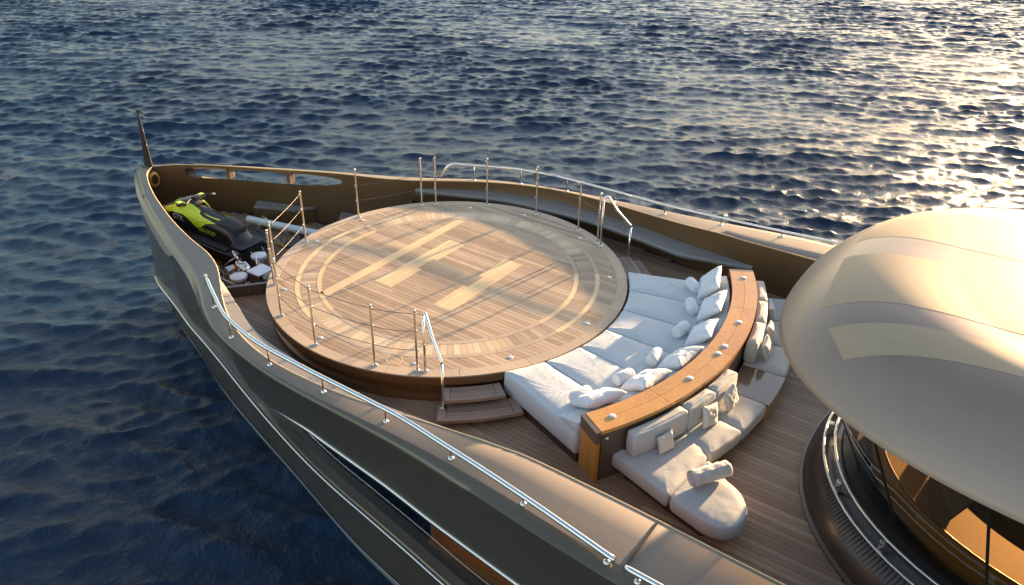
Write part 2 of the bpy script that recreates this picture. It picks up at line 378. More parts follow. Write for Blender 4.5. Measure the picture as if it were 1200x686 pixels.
# shell strips
sh1 = hullcurve(lambda x: zo(min(x, 10.3)) - .10 if x < 10.3 else -.40)
st = hullcurve(lambda x: (slot_c(x) + slot_h(x)) if SL0 < x < SL1 else slot_c(x) - .0 if x > 4.5 else min(slot_c(x), zo(x) - .2))
sb = hullcurve(lambda x: (slot_c(x) - slot_h(x) * 2.1) if SL0 < x < SL1 else (slot_c(x) - .0 if x > 4.5 else min(slot_c(x), zo(x) - .2)))
def noover(a, b):      # keep curve b at or below a
    return [Vector((q.x, q.y, min(q.z, p.z))) for p, q in zip(a, b)]
st = noover(sh1, st); sb = noover(st, sb)
cu = noover(sb, hullcurve(zu)); ck = noover(cu, hullcurve(zk))
mid = hullcurve(lambda x: zk(x) - .06, inset=-.05)
cm = hullcurve(lambda x: (zk(x) + WATER) / 2 - .1); cw = hullcurve(lambda x: WATER + .02); cb = hullcurve(lambda x: WATER - .6)
cap_in = CI; r1 = at(CI, CO, .80, .012); r2 = at(CI, CO, .93, .004)
CO2 = [Vector((p.x, p.y, p.z - .035)) for p in CO]
part('bulwark_cap', both(loft([cap_in, at(CI, CO, .02, .012), at(CI, CO, .4, .02), r1])), 'cap', hull, True, 40)
part('shoulder', both(loft([r1, r2, CO2, sh1])), 'hull', hull, True, 60)
def strip(a, b, cond=None):
    V, F = loft([a, b]); n = len(a)
    F = [f for f in F if (V[f[0]] - V[f[3]]).length > .003 or (V[f[1]] - V[f[2]]).length > .003]
    if cond: F = [f for f in F if cond((V[f[0]].x + V[f[1]].x) / 2)]
    return V, F
shell = join(strip(sh1, st), strip(st, sb, lambda x: x < SL0 or x > SL1), strip(sb, at(sb, cu, .33)), strip(at(sb, cu, .33), at(sb, cu, .66)), strip(at(sb, cu, .66), cu), strip(cu, ck, lambda x: x > RX + .05))
part('topside_shell', both(shell), 'hull', hull, True, 50, fix=True)
part('lower_shell', both(join(loft([ck, mid, cm, cw, cb]))), 'hull', hull, True, 32)
part('boot_stripe', both(loft([hullcurve(lambda x: WATER + .33, -.012), hullcurve(lambda x: WATER + .26, -.016)])), 'stripe', hull, True)
part('boot_stripe', both(loft([hullcurve(lambda x: WATER + .18, -.012), hullcurve(lambda x: WATER + .15, -.014)])), 'stripe', hull, True)
# knuckle line with its two bright edges
kp = [(p.x, p.y + .045, p.z - .05) for p in ck if p.x < 10.2]
part('knuckle_strip', both(tube(kp, .028, 6)), 'steel', hull, True)
# long recessed window band
rec = [i for i, p in enumerate(cu) if p.x < RX]
ru = [cu[i] for i in rec]; rk = [ck[i] for i in rec]
def depth(x): return .34 * min(1, max(0, (RX - x) / 1.2)) ** .6
gu = [Vector((p.x, p.y - depth(p.x) * .34, p.z + .01)) for p in ru]; gk = [Vector((p.x, p.y - depth(p.x) * .44, p.z + .04)) for p in rk]
part('recess_lining', both(join(loft([ru, gu]), loft([gk, rk]))), 'hull', hull, True, 40, fix=True)
part('recess_lip', both(tube([(p.x, p.y - .015, p.z - .012) for p in ru], [.012 + .03 * min(1, max(0, (RX - .3 - p.x) / 2)) for p in ru], 8)), 'steel', hull, True)
for s in (1, -1):
    cuts = [-20, -14, -9.2, -5.6, -2.55, RX]
    for a, b in zip(cuts[:-1], cuts[1:]):
        idx = [i for i, p in enumerate(gu) if a - .12 <= p.x <= b + .12]
        vf = loft([[gu[i] for i in idx], [gk[i] for i in idx]])
        if s < 0: vf = mirror(vf)
        part('window_pane', vf, 'hullglass', hull, True)
# cabin behind the port glass, with an added glowing panel to light the sill
cab = [(-5.4, -2.62), (-8.9, -5.8)]
for s in (1, -1):
    for a, b in cab:
        q = thing('cabin_interior', 'gold cabin sill with an added glowing panel behind the ' + ('port' if s > 0 else 'starboard') + ' hull glass' + (' further aft' if a < -6 else ''), 'cabin', ((a + b) / 2, s * 3.3, -2.6))
        part('sill', box(a, b, s * 2.98, s * 3.84, -2.7, -2.22, .03), 'gold', q)
        part('sill_edge', box(a + .02, b - .02, s * 3.22 - .04, s * 3.22 + .04, -2.222, -2.13, .015), 'gold', q)
        part('glow_panel', box(a, b, s * 2.94 - .02, s * 2.94 + .02, -2.6, -1.55), 'glow', q)
        part('side_wall', box(b - .05, b, s * 2.97, s * 3.74, -2.21, -1.0), 'gold', q)
part('window_backing', both(([(-20, 2.9, -.5), (2.0, 2.5, -.5), (2.0, 2.5, -2.8), (-20, 2.9, -2.8)], [(0, 1, 2, 3)])), 'soft_dark', hull)
# bow slot: lining, dividers, inner wall
def iny(x, z): return max(0.0, min(yi(x), flare(x, z) - .10)) if z < -.3 else yi(x)
def innerrow(zf, off=0.0):
    r = []
    for p in CI:
        z = min(zf(p.x), p.z); r.append(Vector((p.x, iny(p.x, z), z)))
    return r
ist = innerrow(lambda x: slot_c(x) + slot_h(x) if x > 4.5 else zi(x) - .25); isb = innerrow(lambda x: slot_c(x) - slot_h(x) if x > 4.5 else zi(x) - .25)
ib = innerrow(lambda x: -1.45 if x > 2.75 else -.62)
zmid = innerrow(lambda x: -.62); zlow = innerrow(lambda x: -.95 if x > 2.75 else -.62)
inn = join(strip(CI, ist), strip(ist, isb, lambda x: x < SL0 or x > SL1), strip(isb, zmid), strip(zmid, zlow), strip(zlow, ib))
part('inner_bulwark', both(inn), 'inner', hull, True, 40, fix=True)
sx = [i for i in range(len(CI)) if SL0 - .25 < CI[i].x < SL1 + .25]
part('slot_lining', both(join(loft([[st[i] for i in sx], [ist[i] for i in sx]]), loft([[sb[i] for i in sx], [isb[i] for i in sx]]))), 'cap', hull, True, 40, fix=True)
for s in (1, -1):
    for x in (8.15, 6.62):
        y = (yi(x) + flare(x, slot_c(x))) / 2
        part('slot_divider', box(x - .06, x + .06, s * y - .09, s * y + .09, slot_c(x) - .16, slot_c(x) + .16, .02), 'brown', hull)
# bow fairlead
part('fairlead', xf(lathe([(.10, -.03), (.15, -.02), (.16, 0), (.15, .02), (.10, .03), (.10, -.03)], 20), Matrix.Translation((9.52, .12, -.40)) @ Matrix.Rotation(rad(90), 4, 'Y') @ Matrix.Scale(1.3, 4, (1, 0, 0))), 'gold', hull, True)
# expansion joint on the cap, port and starboard
for s in (1, -1):
    y0, y1 = yi(-6.3), yo(-6.3)
    part('cap_joint', prism(ccw([(-6.32, s * (y0 + .02)), (-6.29, s * (y0 + .02)), (-6.29, s * (y0 + .82 * (y1 - y0))), (-6.32, s * (y0 + .82 * (y1 - y0)))]), zi(-6.3) + .006, zi(-6.3) + .022), 'trim', hull)
# inner ledge shelf along each bulwark
lx = np.linspace(-4.6, 3.3, 60)
def lw(x): return max(.01, float(np.interp(x, [-4.6, -3.2, -1.1, .3, 2.2, 3.3], [.03, .48, .46, .52, .30, .03])))
rows = [[(x, yi(x) - .004, -.02) for x in lx], [(x, yi(x) - lw(x) + .02, -.05) for x in lx], [(x, yi(x) - lw(x), -.075) for x in lx], [(x, yi(x) - lw(x) + .015, -.13) for x in lx], [(x, yi(x) - .004, -.19) for x in lx]]
part('inner_ledge', both(loft(rows)), 'ledge', hull, True, 35)
# gold rim line along the inner cap edge
part('cap_edge_bead', both(tube([(p.x, p.y + .004, p.z + .006) for p in CI if p.x < 9.6], .012, 6)), 'teak_pale', hull, True)

# ------------------------------------------------------------------ main deck
DZ = -.5
deck = tag(put('main_deck', None), 'teak planked main deck', None, kind='structure')
def xfront(y): return float(np.interp(abs(y), [0, 2.12, 2.72, 3.05], [2.86, 2.86, 3.34, 2.80])) if abs(y) < 3.05 else 2.80
WHX, WHR = -11.4, 3.9
def ylim_x(y, lo=True):
    pass
def inside_x(y):
    """fore-aft extent of the deck at lateral position y"""
    xs = np.linspace(-14, 3.3, 400); ok = [x for x in xs if yi(x) - .03 > abs(y)]
    return (min(ok), min(max(ok), xfront(y))) if ok else None
YIX = np.linspace(-14, 3.4, 900); YID = np.array([iny(x, DZ) for x in YIX])
def ext(y):
    ok = YIX[YID - .02 > abs(y)]
    return (float(ok.min()), float(min(ok.max(), xfront(y)))) if len(ok) > 3 else None
base = [(x, iny(x, DZ) - .005) for x in np.linspace(-14, 3.3, 60) if True]
bp = [(x, min(y, 9)) for x, y in base]; poly = bp + [(2.86, 2.1), (2.86, -2.1)] + [(x, -y) for x, y in bp[::-1]]
def sheet(name, poly, z0, z1, mt, parent):
    bm = bmesh.new(); vs = [bm.verts.new((x, y, z1)) for x, y in poly]; f = bm.faces.new(vs); bmesh.ops.triangulate(bm, faces=[f])
    me = bpy.data.meshes.new(name); bm.to_mesh(me); bm.free(); me.materials.append(M[mt]); return put(name, me, parent)
sheet('caulking', poly, 0, DZ - .010, 'caulk', deck)
PW = .092
def plank_poly(y0, y1, fa, fb):
    ym = (y0 + y1) / 2
    return ccw([(fa(y0), y0), (fb(y0), y0), (fb(ym), ym), (fb(y1), y1), (fa(y1), y1), (fa(ym), ym)])
rp = random.Random(3)
def blocked(y): pass
nP = 0
for i in range(-46, 47):
    yc = i * PW; y0, y1 = yc - PW / 2 + .004, yc + PW / 2 - .004
    e0 = ext(max(abs(y0), abs(y1)))
    if not e0: continue
    far = abs(yc)
    # aft limit: margin ring round the wheelhouse
    def wh(y): return WHX + math.sqrt(max(0, (WHR + .14) ** 2 - y * y)) if abs(y) < WHR else -14
    a = max(e0[0], wh(far) if far < WHR + .1 else e0[0]); b = e0[1]
    if b - a < .2: continue
    cuts = [a]
    x = a + rp.uniform(1.2, 3.6)
    while x < b - .8: cuts.append(x); x += rp.uniform(2.6, 4.2)
    cuts.append(b)
    for c0, c1 in zip(cuts[:-1], cuts[1:]):
        # hidden under the round deck or the sofa: leave out
        mx = (c0 + c1) / 2
        if math.hypot(c0, yc) < 3.25 and math.hypot(c1, yc) < 3.25: continue
        pl = ccw([(c0 + .002, y0), (c1 - .002, y0), (c1 - .002, y1), (c0 + .002, y1)])
        part('plank', prism(pl, DZ - .012, DZ, False), 'teak_low', deck); nP += 1
# margin ring round the wheelhouse foot
part('margin_board', lathe([(WHR + .015, DZ - .01), (WHR + .015, DZ + .004), (WHR + .13, DZ + .004), (WHR + .13, DZ - .01)], 60, (WHX, 0, 0), -pi / 2, pi / 2), 'teak_ring', deck)
# coaming at the drop to the mooring deck
for s in (1, -1):
    part('coaming', prism(ccw([(2.86, s * 2.06), (3.36, s * 2.70), (3.42, s * 2.66), (2.92, s * 2.02)]), -1.3, -.28), 'brown', deck)
md = tag(put('mooring_deck', None), 'lower teak mooring deck in the bow', None, kind='structure')
mp_ = [(x, iny(x, -1.3) - .005) for x in np.linspace(2.6, 9.5, 40)]
sheet('caulking', mp_ + [(x, -y) for x, y in mp_[::-1]], 0, -1.31, 'caulk', md)
for i in range(-22, 23):
    yc = i * .12; xs = [x for x in np.linspace(2.9, 9.5, 200) if iny(x, -1.3) - .02 > abs(yc) + .06]
    if len(xs) < 10: continue
    part('plank', prism(ccw([(xs[0], yc - .055), (xs[-1], yc - .055), (xs[-1], yc + .055), (xs[0], yc + .055)]), -1.31, -1.30, False), 'teak_low', md)

# ------------------------------------------------------------------ round helideck
pad = thing('helideck', 'round raised teak helicopter deck inlaid with a pale letter H', 'helideck', (0, 0, DZ))
part('caulking', lathe([(0.001, -.008), (3.36, -.008)], 96), 'caulk', pad)
part('skirt', lathe([(3.385, -.012), (3.405, -.02), (3.41, -.05), (3.41, -.15), (3.37, -.19), (3.31, -.21), (3.29, -.34), (3.35, -.37), (3.36, -.42), (3.36, DZ)], 128), 'skirt', pad, True, 40)
def arcpiece(r0, r1, a0, a1, z0, z1, n=8):
    p = [aft(r1, a0 + (a1 - a0) * i / n) for i in range(n + 1)] + [aft(r0, a1 - (a1 - a0) * i / n) for i in range(n + 1)]
    return prism(ccw(p), z0, z1, False)
for i in range(18):
    part('margin_board', arcpiece(3.205, 3.398, i * 20 + 8.05, i * 20 + 27.95, -.02, .002, 10), 'teak_ring', pad)
def sheen_band(a):  # sectors where sun sheen off the grain is painted as paler teak
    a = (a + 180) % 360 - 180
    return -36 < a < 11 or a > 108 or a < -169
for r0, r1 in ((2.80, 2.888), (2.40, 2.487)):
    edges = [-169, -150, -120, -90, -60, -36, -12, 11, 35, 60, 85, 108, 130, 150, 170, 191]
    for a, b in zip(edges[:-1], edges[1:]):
        part('ring_band', arcpiece(r0, r1, a + .08, b - .08, -.02, .0015, 10), 'teak_pale' if sheen_band((a + b) / 2) else 'teak_ring', pad)
NB = 150
bv, bf = arcpiece(2.491, 2.796, -1.16, 1.16, -.02, 0.0, 2)
bme = {k: raw('block', bv, bf, k) for k in ('teak_block', 'teak_block_sheen')}
for i in range(NB):
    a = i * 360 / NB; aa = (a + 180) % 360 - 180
    pale = 30 < aa < 116 or -160 < aa < -54  # block colour carries the sun's sheen in these sectors
    put('block', bme['teak_block_sheen' if pale else 'teak_block'], pad, (0, 0, 0), -rad(a))
def circ(r): return lambda y: math.sqrt(max(0, r * r - y * y))
# outer planks between the ring and the margin, straight fore and aft
def planks(r_out, r_in, mt):
    n = int(r_out / PW) + 1
    for i in range(-n, n + 1):
        y0, y1 = i * PW - PW / 2 + .0035, i * PW + PW / 2 - .0035; ym = max(abs(y0), abs(y1)); yn = min(abs(y0), abs(y1)) if i else 0
        if yn >= r_out - .02: continue
        y0, y1 = max(y0, -r_out + .003), min(y1, r_out - .003)
        fo = circ(r_out); fi = circ(r_in)
        if yn >= r_in - .004:
            part('plank', prism(plank_poly(y0, y1, lambda y: -fo(y), fo), -.02, 0, False), mt, pad); continue
        for s in (1, -1):
            if s > 0: part('plank', prism(plank_poly(y0, y1, fi, fo), -.02, 0, False), mt, pad)
            else: part('plank', prism(plank_poly(y0, y1, lambda y: -fo(y), lambda y: -fi(y)), -.02, 0, False), mt, pad)
planks(3.202, 2.891, 'teak')
# inner disc with the H and the forward bar left out
fo = circ(2.397)
def runs(y):
    """x intervals of teak at lateral position y"""
    R_ = fo(y) if abs(y) < 2.397 else 0; cut = []
    if abs(y) < 2.14: cut.append((1.20, 1.40))
    if abs(y) < 1.10:
        cut.append((.50 if abs(y) > .20 else .60, .90)); cut.append((-.95, -.53 if abs(y) > .20 else -.63))
    cut.sort(); out = []; x = -R_
    for a, b in cut:
        if a > -R_ and b < R_: out.append((x, a - .004)); x = b + .004
    out.append((x, R_)); return out
n = int(2.397 / PW) + 1
for i in range(-n, n + 1):
    y0, y1 = i * PW - PW / 2 + .0035, i * PW + PW / 2 - .0035
    if min(abs(y0), abs(y1)) > 2.37: continue
    y0, y1 = max(y0, -2.393), min(y1, 2.393)
    rr = runs(i * PW)
    for k, (a, b) in enumerate(rr):
        fa = (lambda y: -fo(y)) if k == 0 else (lambda y, a=a: a); fb = fo if k == len(rr) - 1 else (lambda y, b=b: b)
        if k == 0 and k == len(rr) - 1 or b - a > 2.6:
            mx = rp.uniform(a + .8, b - .8)
            part('plank', prism(plank_poly(y0, y1, fa, lambda y, m_=mx: m_ - .002), -.02, 0, False), 'teak', pad)
            part('plank', prism(plank_poly(y0, y1, lambda y, m_=mx: m_ + .002, fb), -.02, 0, False), 'teak', pad)
        else: part('plank', prism(plank_poly(y0, y1, fa, fb), -.02, 0, False), 'teak', pad)
def inlay(x0, x1, y0, y1): part('inlay_strip', prism(ccw([(x0, y0), (x1, y0), (x1, y1), (x0, y1)]), -.02, .0015, False), 'teak_pale', pad)
for x0, x1 in ((1.202, 1.298), (1.302, 1.398)):
    for y0, y1 in ((-2.0, -.75), (-.746, .62), (.624, 2.02)): inlay(x0, x1, y0, y1)
for sgn, xa in ((1, .50), (-1, -.53)):
    for k in range(4):
        w4 = .10 if sgn > 0 else .105
        x0 = xa + sgn * k * w4; x1 = xa + sgn * (k * w4 + w4 - .005)
        x0, x1 = min(x0, x1), max(x0, x1)
        if k == 0:
            for s in (1, -1):
                inlay(x0, x1, *sorted((s * .23, s * 1.095)))
        else: inlay(x0, x1, -1.095, 1.095)
for r, a in ((3.07, 126.8 + 40), (3.07, 191.4), (3.07, 120.5), (3.07, 96.5), (3.07, 66.4), (3.07, 33.4), (3.07, 0), (3.07, -32.1), (3.07, -61.1), (3.07, -130.8), (3.07, -95)):
    x, y = aft(r, -a)
    part('deck_light', lathe([(.001, .010), (.028, .009), (.042, .006), (.046, .002), (.046, -.01)], 14, (x, y, 0)), 'lamp', pad, True, 40)
x, y = -1.15, 2.8
part('inlay_ring', lathe([(.12, .001), (.128, .003), (.136, .001)], 24, (x, y, 0)), 'teak_pale', pad)

# ------------------------------------------------------------------ helideck stanchions and wires
PH = 1.12; PR = 3.26
pv, pf = join(lathe([(.001, PH + .012), (.012, PH + .01), (.021, PH), (.021, PH - .01), (.0195, PH - .02), (.0195, .02)], 12))
me_post = raw('post', pv, pf, 'steel', True, 50)
me_base = raw('base_plate', *lathe([(.019, .03), (.03, .022), (.052, .014), (.055, .004), (.055, -.004)], 16), 'steel', True, 50)
me_eye = raw('wire_eye', *join(*[xf(lathe([(.012, -.006), (.02, -.006), (.02, .006), (.012, .006), (.012, -.006)], 10), Matrix.Translation((0, .028, h)) @ Matrix.Rotation(rad(90), 4, 'X')) for h in (1.06, .74, .40)]), 'steel', True)
PA = [59.5, 71.8, 93, 114, 134.6, 140.2, 166.6]
where = {59.5: 'at the {s} boarding gate', 71.8: 'next forward of the {s} boarding gate', 93: 'abreast of the round deck centre on the {s} side', 114: 'just forward of the round deck centre on the {s} side',
         134.6: 'aft post of the {s} forward gate', 140.2: 'forward post of the {s} forward gate', 166.6: 'at the bow end of the round deck, {s} of the centreline'}
ptop = {}
for s, sn in ((1, 'port'), (-1, 'starboard')):
    for a in PA:
        x, y = aft(PR, s * a)
        t = thing('guard_post', 'slim steel guard post ' + where[a].format(s=sn), 'guard post', (x, y, 0.002), group='guard posts round the helideck')
        ang = math.atan2(y, x)
        for nm, me in (('post', me_post), ('base_plate', me_base), ('wire_eye', me_eye)): put(nm, me, t, (x, y, 0.002), ang)
        ptop[s * a] = (x, y)
spans = [(59.5, 71.8), (71.8, 93), (93, 114), (114, 134.6), (140.2, 166.6)]
def wire(a, b, label):
    t = thing('safety_wire', label, 'wire', ((ptop[a][0] + ptop[b][0]) / 2, (ptop[a][1] + ptop[b][1]) / 2, .4), group='wires strung between the guard posts')
    for h, sag in ((1.06, .02), (.74, .025), (.40, .03)):
        A, B = Vector((*ptop[a], h)), Vector((*ptop[b], h)); A, B = A.lerp(B, .008), A.lerp(B, .992)
        part('strand', tube([A.lerp(B, k / 10) - Vector((0, 0, sag * 4 * (k / 10) * (1 - k / 10))) for k in range(11)], .0055, 5), 'wire', t, True)
nm = ['beside the boarding gate', 'second from the boarding gate', 'abreast the deck centre', 'beside the forward gate', 'running to the bow post']
for s, sn in ((1, 'port'), (-1, 'starboard')):
    for (a, b), q in zip(spans, nm): wire(s * a, s * b, 'three sagging wire strands on the ' + sn + ' side ' + q)
# gate hand rails running down beside the steps
for s, sn in ((1, 'port'), (-1, 'starboard')):
    xa, ya = aft(PR, s * 57.3); xb, yb = aft(3.76, s * 52.3)
    t = thing('step_handrail', 'bent polished hand rail beside the ' + sn + ' helideck steps', 'hand rail', (xa, ya, 0))
    A, B = Vector((xa, ya, 0)), Vector((xb, yb, 0))
    pth = [(xa, ya, .003), (xa, ya, .5), (xa, ya, 1.04)]
    for k in range(1, 7):
        q = k / 6; p = A.lerp(B, .16 * q); pth.append((p.x, p.y, 1.04 + .07 * sin(q * pi * .62)))
    part('rail', tube(pth[2:] + [tuple(A.lerp(B, .5) + Vector((0, 0, .82))), tuple(A.lerp(B, .97) + Vector((0, 0, .54))), (xb, yb, .49)], .024, 10), 'chrome', t, True)
    part('upper_post', tube(pth[:3], .021, 10), 'steel', t, True)
    part('lower_post', tube([(xb, yb, .50), (xb, yb, -.325)], .021, 10), 'steel', t, True)
    for px, py, pz in ((xa, ya, .002), (xb, yb, -.328)): part('base_plate', xf(lathe([(.019, .03), (.03, .022), (.052, .014), (.055, .004), (.055, -.002)], 16), Matrix.Translation((px, py, pz))), 'steel', t, True, 50)

# ------------------------------------------------------------------ boarding steps
for s, sn in ((1, 'port'), (-1, 'starboard')):
    for nmq, r0, r1, a0, a1, z in (('upper', 3.45, 3.78, 37.5, 52.5, -.17), ('lower', 3.66, 4.06, 34.6, 53.5, -.335)):
        c = aft((r0 + r1) / 2, s * (a0 + a1) / 2)
        t = thing('boarding_step', nmq + ' teak boarding step on the ' + sn + ' side of the round deck', 'step', (c[0], c[1], DZ), group='boarding steps')
        part('tread_bed', arcpiece(r0 + .01, r1 - .01, s * (a0 + .3), s * (a1 - .3), z - .05, z - .006), 'caulk', t)
        part('nosing', arcpiece(r1 - .055, r1, s * a0, s * a1, z - .055, z + .001), 'step', t)
        part('end_board', arcpiece(r0, r1 - .058, s * a0, s * (a0 + 1.9), z - .05, z), 'step', t)
        part('end_board', arcpiece(r0, r1 - .058, s * (a1 - 1.9), s * a1, z - .05, z), 'step', t)
        nsl = 5
        for k in range(nsl):
            d = (r1 - .058 - r0) / nsl
            part('slat', arcpiece(r0 + k * d + .004, r0 + (k + 1) * d - .004, s * (a0 + 2.05), s * (a1 - 2.05), z - .05, z), 'step', t)
        for q in (.2, .8):
            bx, by = aft((r0 * .6 + r1 * .4), s * (a0 + (a1 - a0) * q))
            part('bracket', box(bx - .03, bx + .03, by - .03, by + .03, DZ, z - .05), 'steel', t)

# ------------------------------------------------------------------ bulwark hand rails
def rail(side, pts, posts, label, z=.55):
    rr = .036 if side > 0 else .023
    t = thing('bulwark_rail', label, 'rail', (pts[0][0], pts[0][1], .2))
    fx = interp([p[0] for p in pts], [p[1] for p in pts])
    xs = np.linspace(pts[0][0], pts[-1][0], 80)
    part('handrail', tube([(x, side * fx(x), z) for x in xs], rr, 12), 'chrome', t, True)
    for x in posts:
        y = fx(x); zc = zi(x) + (zo(x) - zi(x)) * .5 + .012
        zc = zi(x) + (zo(x) - zi(x)) * (y - yi(x)) / max(.1, yo(x) - yi(x)) + .018
        part('post', tube([(x, side * y, zc - .01), (x, side * y, z - .01)], .013, 8), 'brown', t, True)
        part('base_plate', lathe([(.014, .022), (.03, .014), (.042, .006), (.042, -.01)], 14, (x, side * y, zc)), 'chrome', t, True)
RP = [(-6.2, 4.74), (-4.86, 4.54), (-3.64, 4.40), (-2.41, 4.30), (-1.18, 4.30), (.03, 4.28), (1.19, 4.10), (2.0, 3.76), (2.62, 3.46)]
for s, sn in ((1, 'port'), (-1, 'starboard')):
    rail(s, RP, [-6.1, -4.86, -3.64, -2.41, -1.18, .03, 1.19, 2.23], 'long polished steel hand rail along the ' + sn + ' bulwark')
    rail(s, [(-12, 4.80), (-9, 4.80), (-6.34, 4.76)], [-6.5, -7.7, -8.9, -10.1, -11.3], 'second hand rail aft of the cap joint on the ' + sn + ' bulwark')
    # forward end bends down to the cap
    for o in [o for o in bpy.data.objects if o.name.startswith('bulwark_rail')][-2:-1]:
        part('end_bend', tube([(2.60, s * 3.47, .55), (2.70, s * 3.42, .54), (2.78, s * 3.37, .48), (2.95, s * 3.27, .22)], .033, 10), 'chrome', o, True)

# ------------------------------------------------------------------ cushions
def resample(poly, n):
    p = [Vector((a, b)) for a, b in poly]; L_ = [0]
    for i in range(len(p)): L_.append(L_[-1] + (p[(i + 1) % len(p)] - p[i]).length)
    out = []
    for k in range(n):
        d = L_[-1] * k / n; i = max(j for j in range(len(p)) if L_[j] <= d + 1e-9); s = L_[i + 1] - L_[i]
        out.append(p[i].lerp(p[(i + 1) % len(p)], (d - L_[i]) / s if s else 0))
    return out
def roundpoly(poly, r, n=5):
    out = []; P_ = [Vector(q) for q in poly]; k = len(P_)
    for i in range(k):
        a, b, c = P_[i - 1], P_[i], P_[(i + 1) % k]
        u = (a - b); v = (c - b); d = min(r, u.length * .45, v.length * .45); u.normalize(); v.normalize()
        s, e = b + u * d, b + v * d
        for j in range(n + 1):
            t = j / n; out.append(tuple(s * (1 - t) ** 2 + b * 2 * t * (1 - t) + e * t * t))
    return out
def cushion(poly, z0, z1, r=.045, puff=.025, n=96, cr=.05, seed=0, top=None, wr=.004):
    """soft block from an outline: rounded edges, slightly domed top"""
    q = resample(roundpoly(ccw(poly), cr), n); c = sum(q, Vector((0, 0))) / n
    nr = []
    for i in range(n):
        t = (q[(i + 1) % n] - q[i - 1]).normalized(); nr.append(Vector((-t.y, t.x)))
    h = z1 - z0; rows = []
    prof = [(r * .9, 0), (r * .35, r * .15), (r * .05, r * .55), (-.006, h * .35), (-.010, h * .5), (-.006, h * .65), (r * .05, h - r * .6), (r * .3, h - r * .22), (r * .75, h - r * .04), (r * 1.2, h)]
    for ins, dz in prof: rows.append([(q[i] + nr[i] * ins, dz) for i in range(n)])
    last = [a for a, _ in rows[-1]]
    for f in (.965, .92, .85, .74, .5, .2): rows.append([(c + (last[i] - c) * f, h) for i in range(n)])
    V = []
    for k, row in enumerate(rows):
        for i, (p, dz) in enumerate(row):
            e = 1 if k < 9 else [1, .965, .92, .85, .74, .5, .2][k - 9]
            z = dz + (puff * (1 - e ** 7) if k >= 9 else 0)
            if k >= 6: z += wr * noise.noise(Vector((p.x * 9 + seed, p.y * 4, seed))) * 1.5
            zt = top(p.x, p.y) if top and dz > h * .5 else 0
            V.append((p.x, p.y, z0 + z + zt))
    F = []
    for k in range(len(rows) - 1):
        for i in range(n): F.append((k * n + i, k * n + (i + 1) % n, (k + 1) * n + (i + 1) % n, (k + 1) * n + i))
    F.append(tuple(range((len(rows) - 1) * n, len(rows) * n))); F.append(tuple(range(n))[::-1])
    return V, F
def solo(name, vf, mt, label, cat, group=None, smooth=True, sharp=50):
    # a one-mesh thing
    o = part(name, vf, mt, None, smooth, sharp); return tag(o, label, cat, group)
# sun mattresses: seams fan out from a point 3 m forward of the deck centre
PX = 3.0
def ray_r(b, r):
    c_, s_ = cos(b), sin(b); B_ = -PX * c_; C_ = PX * PX - r * r     # |(PX - s c, s s)| = r
    s = -B_ + math.sqrt(B_ * B_ - C_); return (PX - s * c_, s * s_)
BM = math.atan2(3.46 * sin(rad(36.6)), PX + 3.46 * cos(rad(36.6)))
ordn = ['port-most', 'second from port', 'third from port', 'third from starboard', 'second from starboard', 'starboard-most']
for i in range(6):
    b0 = BM - i * 2 * BM / 6 - .0012; b1 = BM - (i + 1) * 2 * BM / 6 + .0012
    fr = [b0 + (b1 - b0) * k / 6 for k in range(7)]
    poly = [ray_r(b, 3.45) for b in fr] + [ray_r(b, 5.20) for b in fr[::-1]]
    solo('sun_mattress', cushion(poly, -.36, .045, .05, .022, 140, .04, i * 7.3), 'mattress', 'pale grey sun mattress, ' + ordn[i] + ' of the fan beside the round deck', 'mattress', 'sun mattresses fanned beside the helideck')
    poly = [ray_r(b, 4.80) for b in fr] + [ray_r(b, 5.225) for b in fr[::-1]]
    solo('head_wedge', cushion(poly, .066, .10, .016, .004, 90, .03, i * 3.1, top=lambda x, y: .15 * max(0, (math.hypot(x, y) - 4.80) / .42)), 'mattress', 'low grey head wedge at the back of the ' + ordn[i] + ' sun mattress', 'cushion', 'head wedges against the teak rail')
bs = thing('sunbed', 'low dark brown sunbed plinth carrying the sun mattresses', 'sunbed', (-4.2, 0, DZ))
fr = [BM * .985 - k * 2 * BM * .985 / 24 for k in range(25)]
part('plinth', prism(ccw([ray_r(b, 3.52) for b in fr] + [ray_r(b, 5.2) for b in fr[::-1]]), DZ, -.362), 'trim', bs)
# teak rail
bar = thing('teak_rail', 'curved varnished teak rail behind the sun mattresses with waterfall ends', 'rail', (-5.4, 0, DZ))
part('core', arcpiece(5.275, 5.655, -29.3, 29.3, DZ, .345, 40), 'brown', bar)
segs = [-29.6, -15.3, 0.4, 17.2, 29.6]
for a, b in zip(segs[:-1], segs[1:]):
    for r0, r1 in ((5.25, 5.462), (5.466, 5.678)):
        part('top_board', arcpiece(r0, r1, a + .03, b - .03, .347, .405, 14), 'teak_varnish', bar)
for s in (1, -1):
    part('corner_frame', arcpiece(5.245, 5.683, s * 29.62, s * 30.4, .20, .402, 2), 'brown', bar)
    for r0, r1 in ((5.25, 5.462), (5.466, 5.678)):
        part('end_board', arcpiece(r0, r1, s * 29.62, s * 30.25, DZ, .198, 2), 'teak_varnish', bar)
    x, y = aft(5.69, s * 28.6); part('button', xf(lathe([(.001, .012), (.02, .01), (.026, 0)], 12), Matrix.Translation((x, y, .26)) @ Matrix.Rotation(-rad(s * 28.6) + 0, 4, 'Z') @ Matrix.Rotation(rad(-90), 4, 'Y')), 'lamp', bar, True)
for a in (-27.0, -10.2, -1.6, 1.1, 10.2, 26.4):
    x, y = aft(5.47, a); part('rail_light', lathe([(.001, .018), (.04, .016), (.05, .011), (.05, 0)], 18, (x, y, .404)), 'lamp', bar, True, 40)

